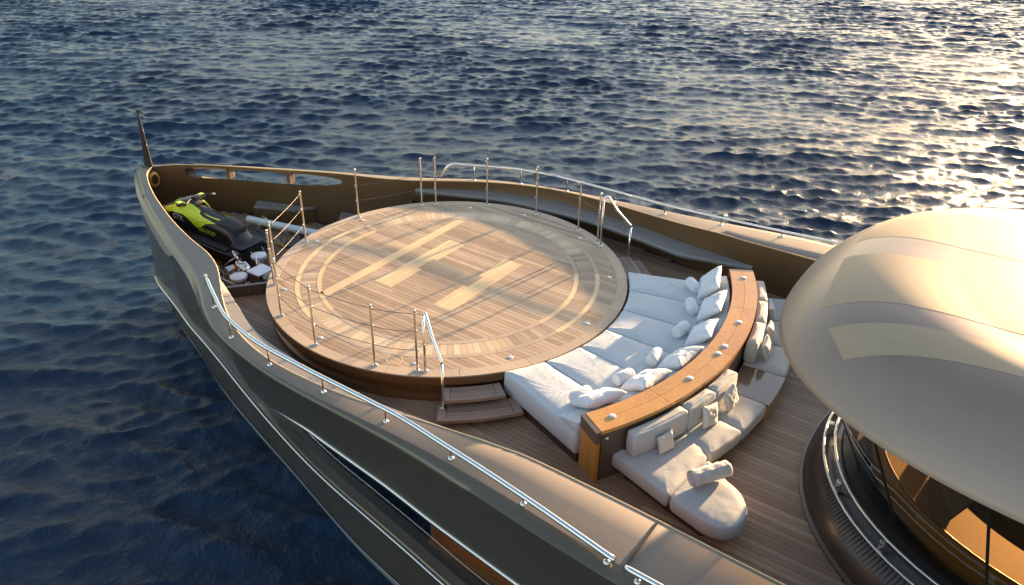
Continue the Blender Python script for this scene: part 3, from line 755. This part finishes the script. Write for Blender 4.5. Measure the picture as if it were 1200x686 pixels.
# aft-facing sofa
SZ0, SZ1 = -.33, -.10
def arcpoly(r0, r1, a0, a1, n=8): return [aft(r1, a0 + (a1 - a0) * i / n) for i in range(n + 1)] + [aft(r0, a1 - (a1 - a0) * i / n) for i in range(n + 1)]
solo('seat_cushion', cushion([(-4.84, 2.52), (-5.2, 2.62), (-6.0, 2.86), (-6.12, 1.84), (-5.66, 1.44), (-5.48, 1.96), (-5.1, 2.42)], SZ0, SZ1, .04, .018, 130, .05, 1), 'seat', 'grey seat cushion against the port end of the teak rail', 'cushion', 'sofa seat cushions')
solo('seat_cushion', cushion([(-6.02, 2.865), (-6.62, 3.02), (-6.86, 2.96), (-6.98, 2.76), (-6.96, 2.48), (-6.76, 2.22), (-6.44, 2.08), (-6.14, 1.86)], SZ0, SZ1, .045, .018, 130, .10, 2), 'seat', 'round-ended grey chaise cushion carrying a rolled towel', 'cushion', 'sofa seat cushions')
for k, (a0, a1, lb) in enumerate(((16.2, 9.2, 'middle grey seat cushion of the port sofa, beside the chaise'), (9.0, 1.9, 'grey seat cushion beside the port edge of the low sofa table'), (-6.3, -14.0, 'grey seat cushion beside the starboard edge of the low sofa table'), (-14.2, -21.6, 'middle grey seat cushion of the starboard sofa'), (-21.8, -29.4, 'grey seat cushion at the starboard end of the sofa'))):
    solo('seat_cushion', cushion(arcpoly(5.70, 6.38, a0, a1), SZ0, SZ1, .04, .018, 110, .05, k + 4), 'seat', lb, 'cushion', 'sofa seat cushions')
for k, (a0, a1, lb) in enumerate(((25.4, 15.3, 'long grey back cushion at the port end of the sofa'), (15.0, 8.9, 'grey back cushion in the middle of the port sofa'), (8.7, 2.3, 'grey back cushion nearest the low table on the port sofa'), (-6.6, -13.8, 'grey back cushion nearest the low table on the starboard sofa'), (-14.0, -21.2, 'grey back cushion in the middle of the starboard sofa'), (-21.4, -28.6, 'grey back cushion at the starboard end of the sofa'))):
    solo('back_cushion', cushion(arcpoly(5.685, 5.875, a0, a1), -.085, .30, .045, .01, 110, .05, k + 20), 'seat', lb, 'cushion', 'sofa back cushions')
sb_ = thing('sofa', 'aft facing sofa plinth, dark and recessed under the grey cushions', 'sofa', (-6, 0, DZ))
part('plinth', prism(ccw(arcpoly(5.68, 6.28, 24, -29, 30)), DZ, SZ0 - .002), 'trim', sb_)
part('plinth', prism(ccw([(-5.2, 2.5), (-6.5, 2.88), (-6.82, 2.68), (-6.7, 2.3), (-6.1, 1.95), (-5.72, 1.75)]), DZ + .001, SZ0 - .003), 'trim', sb_)
tb = thing('sofa_table', 'low glossy brown table set between the two sofa halves', 'table', (-6, -.2, DZ))
part('table_top', arcpiece(5.70, 6.40, -6.05, 1.65, -.16, -.125, 10), mat('glossy_brown_lacquer', (0.20, 0.13, 0.085), 0.12, 0.2, 0.8), tb)
part('apron', arcpiece(6.29, 6.37, -6.0, 1.6, -.46, -.162, 10), 'gold', tb)

# pillows
def pillow(w, h, t, n=14, seed=0, pinch=.10):
    rows = []; V = []; F = []
    for side in (1, -1):
        for i in range(n + 1):
            for j in range(n + 1):
                u = -1 + 2 * i / n; v = -1 + 2 * j / n
                x = u * w / 2 * (1 - pinch * (1 - v * v)); y = v * h / 2 * (1 - pinch * (1 - u * u))
                b = max(0, (1 - u ** 4) * (1 - v ** 4)) ** .55
                wr = noise.noise(Vector((u * 2.2 + seed, v * 2.2, seed * 1.7 + side))) * .16 + noise.noise(Vector((u * 5 + seed, v * 5, side))) * .06
                V.append((x, y, side * t / 2 * b * (1 + wr) + .006 * noise.noise(Vector((u * 3, v * 3, seed)))))
    m_ = (n + 1) ** 2
    for sd in (0, 1):
        for i in range(n):
            for j in range(n):
                a = sd * m_ + i * (n + 1) + j; f = (a, a + n + 1, a + n + 2, a + 1); F.append(f if sd == 0 else f[::-1])
    me = raw('pillow', V, F, 'pillow'); bm = bmesh.new(); bm.from_mesh(me); bmesh.ops.remove_doubles(bm, verts=bm.verts, dist=.0008)
    bm.verts.index_update(); r = ([q.co[:] for q in bm.verts], [tuple(x.index for x in f.verts) for f in bm.faces]); bm.free(); return r
def place(vf, pos, a, lean, roll=0, spin=0):
    """stand a pillow on the arc: local x tangential, local y up the lean, facing inward"""
    out = Vector((*aft(1, a), 0)); tan = Vector((-out.y, out.x, 0)); up = Vector((0, 0, 1))
    yv = (out * sin(rad(lean)) + up * cos(rad(lean))).normalized(); zv = tan.cross(yv)
    m_ = Matrix((tan, yv, zv)).transposed().to_4x4()
    return xf(vf, Matrix.Translation(pos) @ m_ @ Matrix.Rotation(rad(roll), 4, 'Z') @ Matrix.Rotation(rad(spin), 4, 'X'))
PP = [(4.86, 24.2, 60, 2), (4.93, 13.8, 60, -4), (4.97, 4.0, 56, 5), (4.96, -6.4, 52, -6), (4.94, -16.8, 48, 5), (4.88, -26.4, 42, 10)]
for i, (r, a, lean, rl) in enumerate(PP):
    x, y = aft(r, a)
    solo('sun_pillow', place(pillow(.70, .50, .20, 26, i * 2.7 + 1), (x, y, .24 + (.03 if i > 3 else 0)), a, lean, rl), 'pillow', 'plump white pillow leaning on the ' + ordn[i] + ' sun mattress', 'pillow', 'white pillows on the sun mattresses', True, 75)
    r2_, a2_ = (4.60, a + (1.5 if i < 3 else -.6)); x, y = aft(r2_, a2_)
    prof = [(.001, -.165), (.07, -.168), (.092, -.16), (.10, -.14), (.102, 0), (.10, .14), (.092, .16), (.07, .168), (.001, .165)]
    out = Vector((*aft(1, a), 0)); m_ = Matrix((Vector((0, 0, 1)), out, Vector((-out.y, out.x, 0)))).transposed().to_4x4()
    vf = lathe(prof, 22); vf = ([tuple(Vector(p) * (1 + .03 * noise.noise(Vector(p) * 9 + Vector((i, 0, 0))))) for p in vf[0]], vf[1])
    solo('neck_roll', xf(vf, Matrix.Translation((x, y, .163)) @ Matrix.Rotation(rad([8, -6, 10, -10, 18, 25][i]), 4, 'Z') @ m_), 'pillow', 'small white neck roll in front of the pillow on the ' + ordn[i] + ' sun mattress', 'bolster', 'white neck rolls on the sun mattresses')
for i, (r, a, lean, rl, lb) in enumerate(((5.965, 20.6, 14, 3, 'small oatmeal pillow propped on the long port back cushion'), (5.975, 11.6, 18, -12, 'small oatmeal pillow tilted on the middle port back cushion'), (5.97, 6.0, 16, 10, 'small oatmeal pillow beside the low table on the port sofa'),
        (5.985, -9.6, 16, 8, 'small oatmeal pillow beside the low table on the starboard sofa'), (5.99, -14.6, 20, -10, 'small oatmeal pillow in the middle of the starboard sofa'), (5.97, -21.5, 16, 4, 'small oatmeal pillow toward the starboard end of the sofa'))):
    x, y = aft(r, a); sz = .29 if i == 0 else .34
    solo('small_pillow', place(pillow(sz, sz, .12, 20, i * 3.3 + 40), (x, y, -.085 + sz * .5), a, -lean, rl), 'small_pillow', lb, 'pillow', 'small oatmeal pillows on the sofa', True, 75)
# rolled towel: a real spiral
sp = []
for k in range(150):
    t = k / 149; a = t * 2 * pi * 4.2; r = .012 + .108 * t; sp.append((r * cos(a), r * sin(a)))
A, B = Vector((-6.17, 2.54, .05)), Vector((-6.47, 2.06, .05)); ax = (B - A).normalized(); sd_ = ax.cross(Vector((0, 0, 1)))
rows = []
for e in range(15):
    t = e / 14; c = A.lerp(B, t); g = 1 + .05 * sin(t * 19) + .03 * sin(t * 41 + 1)
    rows.append([c + sd_ * (p[0] * g) + Vector((0, 0, p[1] * g)) for p in sp])
V, F = loft(rows); tw = raw('rolled_towel', V, F, 'towel', True)
o = put('rolled_towel', tw); sm = o.modifiers.new('thick', 'SOLIDIFY'); sm.thickness = .011; sm.offset = 0
tag(o, 'rolled beige towel lying across the chaise cushion', 'towel')

# ------------------------------------------------------------------ wheelhouse
wh_ = thing('wheelhouse', 'rounded wheelhouse with dark curved glass under a broad bronze roof', 'wheelhouse', (WHX, 0, DZ))
RN = 2.6
def plan(a, sc=1.0, xc=-11.0, A_=4.6, B_=3.45):
    c_, s_ = cos(a), sin(a); return (xc + (A_ * sc) * abs(c_) ** (2 / RN), (B_ * sc) * math.copysign(abs(s_) ** (2 / RN), s_))
LIPZ = 2.0; RH = .92
def crown(q): return .95 + .05 * (1 - (q / .6) ** 2) if q < .6 else .95 * (1 - ((min(q, 1) - .6) / .4) ** 3.2)
def ring(scx, scy, z, n=140, back=-17.5):
    p = [(-11.0 + 4.6 * scx * abs(cos(a)) ** (2 / RN), 3.45 * scy * math.copysign(abs(sin(a)) ** (2 / RN), sin(a)), z) for a in [-pi / 2 + pi * k / n for k in range(n + 1)]]
    return [(back, p[0][1], z)] + p + [(back, p[-1][1], z)]
rows = [ring(.93, .95, LIPZ + .02), ring(.985, .985, LIPZ - .015), ring(1.0, 1.0, LIPZ)]
for s_ in [1 - (k / 60) ** 1.4 for k in range(1, 60)] + [.001]:
    z = LIPZ + .03 + RH * crown(s_); rows.append(ring(s_, s_, z))
ro = part('roof', loft(rows), 'roof', wh_, True, 50)
ro.cycles.shadow_terminator_geometry_offset = 0.2; ro.cycles.shadow_terminator_offset = 0.1
def roofz(x, y):
    xx = max(0, (x + 11) / 4.6); yy = abs(y) / 3.45; r = xx ** RN + yy ** RN
    return LIPZ + .03 + RH * crown(r ** (1 / RN))
def roofpanel(y0, y1, xf0, xf1, xb=-16, n=30, m_=110):
    rows = []
    for i in range(n + 1):
        y = y0 + (y1 - y0) * i / n; xfr = xf0 + (xf1 - xf0) * i / n; row = []
        for k in range(m_ + 1):
            x = xfr + (xb - xfr) * (k / m_) ** 1.6; row.append((x, y, roofz(x, y) + .0018))
        rows.append(row)
    return loft(rows)
for y0, y1, a, b in ((.30, 1.55, -6.95, -7.05), (1.92, 2.35, -7.25, -7.55), (-1.55, -.30, -7.05, -6.95), (-2.35, -1.92, -7.55, -7.25)):
    ro = part('roof_panel', roofpanel(y0, y1, a, b), 'roof_mat', wh_, True)
    ro.cycles.shadow_terminator_geometry_offset = 0.2; ro.cycles.shadow_terminator_offset = 0.1
# raked glass, sill to roof
def wring(rx, ry, z, xc=-11.0, n=48, back=-16): 
    p = [(xc + rx * abs(cos(a)) ** (2 / 2.2), ry * math.copysign(abs(sin(a)) ** (2 / 2.2), sin(a)), z) for a in [-pi / 2 + pi * k / n for k in range(n + 1)]]
    return [(back, p[0][1], z)] + p + [(back, p[-1][1], z)]
g0, g1 = wring(3.30, 2.78, .16), wring(4.28, 3.22, 1.99)
cutsg = [0, 7, 13, 19, 25, 31, 37, 43, 50]
for a, b in zip(cutsg[:-1], cutsg[1:]):
    part('window_pane', loft([g0[a:b + 1], [tuple(Vector(p).lerp(Vector(q), .5)) for p, q in zip(g0[a:b + 1], g1[a:b + 1])], g1[a:b + 1]]), 'glass', wh_, True)
for a in cutsg[1:-1]:
    part('mullion', tube([g0[a], g1[a]], .018, 6), 'black', wh_)
part('sill', loft([wring(3.50, 2.92, .10), wring(3.48, 2.92, .17), wring(3.30, 2.78, .17), wring(3.22, 2.70, .12)]), 'black', wh_, True, 30)
part('base_wall', loft([wring(3.9, 3.3, DZ), wring(3.86, 3.27, -.30), wring(3.62, 3.02, .03), wring(3.50, 2.92, .10)]), 'trim', wh_, True, 30)
bw0, bw1 = wring(3.885, 3.29, -.44, n=170), wring(3.66, 3.06, -.02, n=170)
for i in range(20, 152, 1):
    p, q = Vector(bw0[i]), Vector(bw1[i]); part('slat', tube([p + Vector((.012, 0, .02)), q + Vector((.012, 0, .02))], .011, 4, caps=False), 'brown', wh_)
part('foot_band', loft([wring(3.93, 3.33, DZ), wring(3.94, 3.34, -.44), wring(3.88, 3.28, -.42)]), 'brown', wh_, True, 30)
for k, (rx, ry, z) in enumerate(((3.72, 3.12, .10), (3.60, 3.00, .22))):
    part('guide_rail', tube(wring(rx, ry, z), .022, 8), 'steel', wh_, True)
for i in (10, 16, 21, 27, 33, 38, 43):
    p = wring(3.66, 3.06, .12)[i]; part('rail_bracket', box(p[0] - .035, p[0] + .035, p[1] - .03, p[1] + .03, -.02, .22, .01), 'steel', wh_)
# interior seen through the glass
dk = thing('helm_console', 'gold bronze dashboard with dark screens inside the wheelhouse glass', 'console', (-9.2, 0, DZ))
i0, i1, i3 = wring(3.06, 2.54, .44), wring(2.45, 1.95, .40), wring(2.40, 1.90, .0)
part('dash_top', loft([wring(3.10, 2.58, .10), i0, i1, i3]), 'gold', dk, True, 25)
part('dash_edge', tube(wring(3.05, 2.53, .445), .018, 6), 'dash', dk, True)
part('cabin_sole', (wring(3.2, 2.7, -.3), [tuple(range(51))]), 'soft_dark', dk)
for y, a in ((1.55, 28), (.5, 10), (-.6, -10), (-1.6, -28)):
    m_ = Matrix.Translation((-11 + 2.3 * cos(rad(a)) + .1, y * .95, .42)) @ Matrix.Rotation(rad(a), 4, 'Z') @ Matrix.Rotation(rad(-30), 4, 'Y')
    part('screen_frame', xf(box(-.03, .0, -.36, .36, 0, .40, .012), m_), 'black', dk)
    part('screen', xf(box(-.036, -.031, -.33, .33, .03, .37), m_), 'black', dk)
cab_ = thing('wheelhouse_bulkhead', 'brown cabin wall behind the helm console', 'wall', (-14, 0, -.3))
part('panel', box(-14.1, -14.0, -2.7, 2.7, -.3, 1.95), 'dash', cab_)
part('door', box(-13.99, -13.97, -.5, .5, -.3, 1.7), 'trim', cab_)

# ------------------------------------------------------------------ jackstaff
js = thing('jackstaff', 'dark tapered jackstaff standing on the bow tip', 'jackstaff', (9.85, 0, -.2))
rows = []
for t in np.linspace(0, 1, 10):
    wd = .15 * (1 - t) ** 1.1 + .028; th = .05 * (1 - t) + .016; c = Vector((9.86 - .05 * t, 0, -.22 + 1.50 * t))
    rows.append([c + Vector((wd * cos(a), th * sin(a), 0)) for a in [2 * pi * k / 14 for k in range(14)]])
part('mast', loft(rows, True), 'jack', js, True)
part('tip_fin', prism([(9.66, -.012), (9.86, -.012), (9.86, .012), (9.66, .012)], 1.25, 1.32), 'jack', js)
part('foot', box(9.68, 10.04, -.09, .09, -.24, -.14, .03), 'jack', js)

# ------------------------------------------------------------------ jet ski
JX, JY, JZ, JA = 5.15, .58, -1.24, rad(1.5)
ski = thing('jet_ski', 'black and lime green jet ski parked in the bow well', 'jet ski', (JX, JY, -1.30))
JM = Matrix.Translation((JX, JY, JZ)) @ Matrix.Rotation(JA, 4, 'Z') @ Matrix.Scale(1.13, 4, (0, 0, 1))
def J(name, vf, mt, parent=ski, smooth=True, sharp=40): return part(name, xf(vf, JM), mt, parent, smooth, sharp)
def sect(x, hw, zs): pass
ST = [0, .15, .5, 1.0, 1.5, 2.0, 2.4, 2.7, 2.95, 3.12, 3.2]
HW = interp(ST, [.50, .55, .59, .60, .60, .57, .48, .37, .24, .11, .015]); KZ = interp(ST, [.06, .04, .02, 0, 0, .01, .05, .12, .22, .33, .42]); CHZ = interp(ST, [.20, .20, .20, .20, .21, .24, .29, .34, .40, .45, .47])
GZ = interp(ST, [.36, .37, .38, .39, .40, .43, .46, .50, .53, .55, .55])
XSJ = [3.2 * (k / 40) for k in range(41)]
hrows = [[(x, s * f(x), g(x)) for s, f, g in ((1, lambda x: HW(x) * .98, GZ), (1, HW, lambda x: (CHZ(x) + GZ(x)) / 2), (1, lambda x: HW(x) * .90, CHZ), (1, lambda x: HW(x) * .45, lambda x: KZ(x) + (CHZ(x) - KZ(x)) * .35), (0, HW, KZ), (-1, lambda x: HW(x) * .45, lambda x: KZ(x) + (CHZ(x) - KZ(x)) * .35), (-1, lambda x: HW(x) * .90, CHZ), (-1, HW, lambda x: (CHZ(x) + GZ(x)) / 2), (-1, lambda x: HW(x) * .98, GZ))] for x in XSJ]
V, F = loft(hrows); F.append(tuple(range(9)))
J('hull', (V, F), 'black', sharp=35)
J('bumper', join(tube([(x, HW(x) + .01, GZ(x)) for x in XSJ], .028, 6), tube([(x, -HW(x) - .01, GZ(x)) for x in XSJ], .028, 6)), 'charcoal')
# topsides: footwells low, centre tunnel rising to seat and hood
TZ = interp([0, .25, .5, .9, 1.35, 1.7, 1.95, 2.2, 2.5, 2.8, 3.05, 3.2], [.42, .44, .66, .74, .76, .80, .92, .94, .84, .72, .62, .56])
TW = interp([0, .4, .9, 1.5, 1.9, 2.3, 2.7, 3.0, 3.2], [.42, .26, .24, .25, .30, .34, .27, .15, .02])
trows = []
for x in XSJ:
    z = TZ(x); w_ = TW(x); g = GZ(x); h = HW(x)
    fw = g - (.05 if .2 < x < 2.0 else 0); trows.append([(x, h * .97, g), (x, h * .86, fw), (x, max(w_ + .04, h * .45) if x < 2.0 else h * .75, fw + .02), (x, w_, g + (z - g) * .55), (x, w_ * .82, z - .05), (x, w_ * .45, z - .008), (x, 0, z), (x, -w_ * .45, z - .008), (x, -w_ * .82, z - .05), (x, -w_, g + (z - g) * .55), (x, -(max(w_ + .04, h * .45) if x < 2.0 else h * .75), fw + .02), (x, -h * .86, fw), (x, -h * .97, g)])
V, F = loft(trows); F.append(tuple(range(13))[::-1])
J('deck_moulding', (V, F), 'black', sharp=45)
J('rear_mat', box(.02, .42, -.36, .36, .43, .447, .006), 'charcoal')
for s in (1, -1):
    J('footwell_mat', box(.45, 1.85, s * .40 - .08, s * .40 + .08, .352, .368, .004), 'charcoal')
# seat
srow = []
for k in range(22):
    x = .42 + 1.35 * k / 21; zt = float(np.interp(x, [.42, .5, .85, 1.0, 1.35, 1.6, 1.77], [.72, .80, .84, .79, .80, .87, .90])); w_ = float(np.interp(x, [.42, .9, 1.4, 1.77], [.15, .20, .19, .13]))
    srow.append([(x, -w_, zt - .16), (x, -w_ * 1.02, zt - .07), (x, -w_ * .8, zt - .015), (x, 0, zt), (x, w_ * .8, zt - .015), (x, w_ * 1.02, zt - .07), (x, w_, zt - .16)])
V, F = loft(srow); F += [tuple(range(7)), tuple(range(21 * 7, 22 * 7))[::-1]]
J('seat', (V, F), 'charcoal', sharp=60)
# lime side panels: hood cheek sweeping back to a point below the seat
for s in (1, -1):
    up_ = [(2.98, .63), (2.6, .80), (2.3, .93), (2.0, .96), (1.8, .93), (1.55, .84), (1.2, .80), (.85, .82)]
    lo_ = [(2.92, .57), (2.6, .66), (2.3, .74), (2.05, .74), (1.85, .66), (1.6, .52), (1.3, .66), (.9, .74)]
    fu = interp([p[0] for p in up_[::-1]], [p[1] for p in up_[::-1]]); fl = interp([p[0] for p in lo_[::-1]], [p[1] for p in lo_[::-1]])
    rows = []
    for k in range(34):
        x = .86 + (2.97 - .86) * k / 33; row = []
        for j in range(6):
            z = fl(x) + (fu(x) - fl(x)) * j / 5; zt, g, w_ = TZ(x), GZ(x), TW(x)
            f = (z - g) / max(.05, zt - g); y = w_ * float(np.interp(f, [0, .55, .9, 1.0, 1.12], [1.1, 1.0, .84, .60, .42])) + .016
            row.append((x, s * y, z))
        rows.append(row)
    J('side_panel', loft(rows), 'lime')
J('hood', loft([[(x, w_ * s_ * TW(x), TZ(x) + .03 - .05 * s_ * s_) for s_ in (-.8, -.4, 0, .4, .8) for w_ in (1,)] for x in np.linspace(2.1, 3.0, 14)]), 'black')
J('hood_trim', loft([[(x, s_ * .5 * TW(x), TZ(x) + .045 - .05 * s_ * s_) for s_ in (-.7, 0, .7)] for x in np.linspace(2.35, 2.6, 6)]), 'lime')
J('console', box(1.78, 2.02, -.13, .13, .90, 1.00, .03), 'charcoal')
bars = [(1.74, -.40, 1.03), (1.80, -.24, 1.06), (1.88, -.08, 1.05), (1.88, .08, 1.05), (1.80, .24, 1.06), (1.74, .40, 1.03)]
hb = J('handlebar', tube(bars, .018, 8), 'black')
for s in (1, -1):
    part('grip', xf(tube([(1.73, s * .42, 1.025), (1.775, s * .27, 1.055)], .025, 8), JM), 'charcoal', hb, True)
    part('mirror', xf(box(2.02, 2.14, s * .30 - .07, s * .30 + .07, .90, .97, .02), JM), 'black', hb)
    part('mirror_cap', xf(box(2.05, 2.16, s * .30 - .06, s * .30 + .06, .965, .985, .008), JM), 'lime', hb)
J('bar_pad', box(1.80, 1.93, -.10, .10, 1.02, 1.09, .025), 'black')
J('grab_handle', tube([(.38, -.16, .70), (.28, -.12, .76), (.26, 0, .78), (.28, .12, .76), (.38, .16, .70)], .018, 8), 'charcoal')
J('boarding_ladder', tube([(-.02, -.15, .34), (-.10, -.15, .26), (-.10, .15, .26), (-.02, .15, .34)], .014, 6), 'steel')
def lettering(txt, size, mtx, mt, parent, name):
    cu_ = bpy.data.curves.new('lettering', 'FONT'); cu_.body = txt; cu_.size = size; cu_.extrude = .002; cu_.align_x = 'CENTER'; cu_.shear = .2; cu_.space_character = 1.05
    to = bpy.data.objects.new('tmp_text', cu_); COL.objects.link(to); bpy.context.view_layer.update()
    me = bpy.data.meshes.new_from_object(to.evaluated_get(bpy.context.evaluated_depsgraph_get())); bpy.data.objects.remove(to); bpy.data.curves.remove(cu_)
    me.transform(mtx); me.materials.clear(); me.materials.append(M[mt]); return put(name, me, parent)
for s in (1, -1):
    rot = Matrix.Rotation(pi if s > 0 else 0, 4, 'Z') @ Matrix.Rotation(rad(90), 4, 'X')
    lettering('SEA-DOO', .13, JM @ Matrix.Translation((1.22, s * .325, .50)) @ rot, 'lime', ski, 'side_lettering')
    lettering('GTX', .17, JM @ Matrix.Translation((2.18, s * .362, .60)) @ rot, 'white', ski, 'model_lettering')
    J('hull_flash', box(.95, 1.2, s * .612 - .004, s * .612 + .004, .27, .30), 'lime')
for x in (.7, 2.2):
    J('chock', box(x - .06, x + .06, -.42, .42, -.06, .10, .02), 'charcoal')

# ------------------------------------------------------------------ mooring gear
MZ = -1.30
def gear(name, label, cat, loc, group=None): return thing(name, label, cat, (loc[0], loc[1], MZ), group=group)
for i, (x, y, r, lb) in enumerate(((4.42, 1.62, .17, 'polished capstan with a pale domed cap beside the port bulwark'), (4.85, .74, .16, 'polished capstan with a pale domed cap beside the jet ski stern'), (4.72, -.12, .19, 'dark capped capstan at the forward edge of the round deck'))):
    t = gear('capstan', lb, 'capstan', (x, y), 'capstans in the bow well')
    c = (x, y, MZ)
    part('drum', lathe([(r * 1.25, 0), (r * 1.25, .04), (r * 1.0, .07), (r * .62, .16), (r * .58, .26), (r * .85, .36), (r * .95, .40)], 24, c), 'chrome', t, True, 50)
    part('cap', lathe([(r * .95, .40), (r * 1.08, .42), (r * 1.06, .47), (r * .7, .49), (.001, .495)], 24, c), 'white' if i < 2 else 'charcoal', t, True, 40)
t = gear('anchor_windlass', 'bright steel anchor windlass with two hand wheels', 'windlass', (5.0, 1.15))
part('bed', box(4.55, 5.35, .85, 1.55, MZ, MZ + .12, .02), 'steel', t)
part('gypsy', xf(lathe([(.001, -.10), (.2, -.10), (.2, -.06), (.13, -.03), (.13, .03), (.2, .06), (.2, .10), (.001, .10)], 24), Matrix.Translation((4.80, 1.25, MZ + .30)) @ Matrix.Rotation(rad(90), 4, 'X')), 'chrome', t, True, 40)
part('motor', xf(lathe([(.001, -.2), (.10, -.2), (.11, -.17), (.11, .15), (.08, .2), (.001, .2)], 18), Matrix.Translation((5.1, 1.25, MZ + .26)) @ Matrix.Rotation(rad(90), 4, 'X')), 'steel', t, True, 40)
for x, y, z, tl in ((5.12, 1.10, -.80, 60), (4.70, 1.30, -.82, 40)):
    mm = Matrix.Translation((x, y, z)) @ Matrix.Rotation(rad(-35), 4, 'Z') @ Matrix.Rotation(rad(tl), 4, 'X')
    hw_ = part('hand_wheel', xf(tube([(.15 * cos(a), .15 * sin(a), 0) for a in [2 * pi * k / 24 for k in range(24)]], .014, 6, True), mm), 'chrome', t, True)
    for k in range(3):
        a = k * pi / 3; part('spoke', xf(tube([(.15 * cos(a), .15 * sin(a), 0), (-.15 * cos(a), -.15 * sin(a), 0)], .008, 5), mm), 'chrome', hw_, True)
    part('shaft', xf(tube([(0, 0, 0), (0, 0, -.34)], .014, 6), mm), 'steel', hw_, True)
part('brake_lever', tube([(4.62, 1.0, MZ + .15), (4.70, .92, MZ + .55)], .014, 6), 'chrome', t, True)
part('brake_lever', tube([(5.3, 1.35, MZ + .1), (5.45, 1.5, MZ + .42)], .022, 6), 'chrome', t, True)
t = gear('anchor_chain', 'galvanised anchor chain lying on the bow well planks beside the jet ski', 'chain', (6.2, 1.15))
lv, lf = tube([(.045 * cos(a) + (.02 if cos(a) > 0 else -.02), .03 * sin(a), 0) for a in [2 * pi * k / 12 for k in range(12)]], .010, 5, True)
lme = raw('link', lv, lf, 'steel', True)
for k in range(26):
    x = 5.42 + k * .085; y = 1.28 - .16 * (k / 25) ** 1.5 + .02 * sin(k * .9)
    o = put('link', lme, t, (x, y, MZ + .035)); o.rotation_euler = (rad(90) * (k % 2) + .3, 0, -.08)
t = gear('control_box', 'dark cabinet with a pale blue steel lid at the rim of the round deck', 'cabinet', (4.17, 1.27))
part('body', box(3.98, 4.34, 1.06, 1.44, MZ, -.79, .015), 'brown', t)
part('lid', box(3.96, 4.36, 1.04, 1.46, -.788, -.755, .01), 'white', t)
t = gear('side_post', 'tapered grey column beside the pale lidded cabinet', 'column', (3.78, 1.30))
part('column', lathe([(.12, 0), (.11, .1), (.12, .42), (.15, .55), (.10, .60), (.001, .61)], 20, (3.76, 1.32, MZ)), 'ledge', t, True, 40)
for i, (x, y, an, lb) in enumerate(((3.75, 2.25, 50, 'polished mooring cleat beside the coaming on the port side'), (3.95, -1.9, -50, 'polished mooring cleat beside the starboard bulwark'), (6.9, -1.05, -20, 'polished mooring cleat forward on the starboard side'))):
    t = gear('mooring_cleat', lb, 'cleat', (x, y), 'mooring cleats in the bow well'); mm = Matrix.Translation((x, y, MZ)) @ Matrix.Rotation(rad(an), 4, 'Z')
    part('horn', xf(tube([(-.24, 0, .20), (-.12, 0, .17), (0, 0, .165), (.12, 0, .17), (.24, 0, .20)], [.022, .032, .036, .032, .022], 10), mm), 'chrome', t, True)
    for s in (-1, 1): part('leg', xf(tube([(s * .08, 0, 0), (s * .07, 0, .15)], .03, 8), mm), 'chrome', t, True)
    part('base_plate', xf(box(-.16, .16, -.07, .07, 0, .015, .005), mm), 'steel', t)
t = gear('white_tube', 'long white stowage tube along the starboard side of the bow well', 'tube', (5.9, -.95))
A, B = Vector((7.1, -.72, MZ + .17)), Vector((4.95, -1.22, MZ + .17))
part('tube', tube([A, A.lerp(B, .5), B], .095, 16), 'white', t, True, 40)
for q in (.2, .72): 
    c = A.lerp(B, q); part('saddle', box(c.x - .05, c.x + .05, c.y - .15, c.y + .15, MZ, MZ + .16, .02), 'steel', t)
t = gear('roller_fairlead', 'brass coloured roller stand in front of the white tube', 'fairlead', (5.55, -.55))
part('base_plate', box(5.38, 5.72, -.72, -.38, MZ, MZ + .05, .01), 'gold', t)
for dx in (-.09, .09): part('roller', lathe([(.05, 0), (.05, .03), (.035, .06), (.035, .28), (.055, .31), (.055, .34), (.001, .34)], 16, (5.55 + dx, -.55, MZ + .05)), 'chrome', t, True, 40)
for i, (x0, x1, lb) in enumerate(((5.9, 7.4, 'long grey topped locker built against the starboard bow bulwark'), (4.2, 5.2, 'short grey topped locker against the starboard bulwark near the round deck'))):
    t = gear('bow_locker', lb, 'locker', ((x0 + x1) / 2, -yi((x0 + x1) / 2) + .3), 'lockers in the bow well')
    yo0, yo1 = -iny(x1, -1.1) + .03, -iny(x0, -1.1) + .03
    pl = ccw([(x1, yo0), (x1 - .25, yo0 + .34), (x0 + .25, yo1 + .44), (x0, yo1)])
    part('body', prism(pl, MZ, -.93), 'inner', t); part('lid', prism(pl, -.928, -.90), 'ledge', t)
t = gear('mooring_line', 'coiled pale mooring rope on the bow well planks by the port coaming', 'rope', (3.9, 2.0))
part('coil', tube([((.10 + .0032 * k) * cos(k * .42) + 4.0, (.10 + .0032 * k) * sin(k * .42) + 1.95, MZ + .02 + .012 * (k // 30)) for k in range(60)], .016, 6), 'small_pillow', t, True)
# flush ring hatch covers in the deck planking
for i, (x, y, lb) in enumerate(((-3.85, 3.24, 'round flush deck filler ring beside the sun mattresses'), (-5.13, 2.95, 'round flush deck filler ring beside the teak rail foot'))):
    o = part('deck_filler', lathe([(.085, .001), (.092, .005), (.10, .005), (.105, .001)], 24, (x, y, DZ + .001)), 'brown'); tag(o, lb, 'deck filler', 'deck fillers')
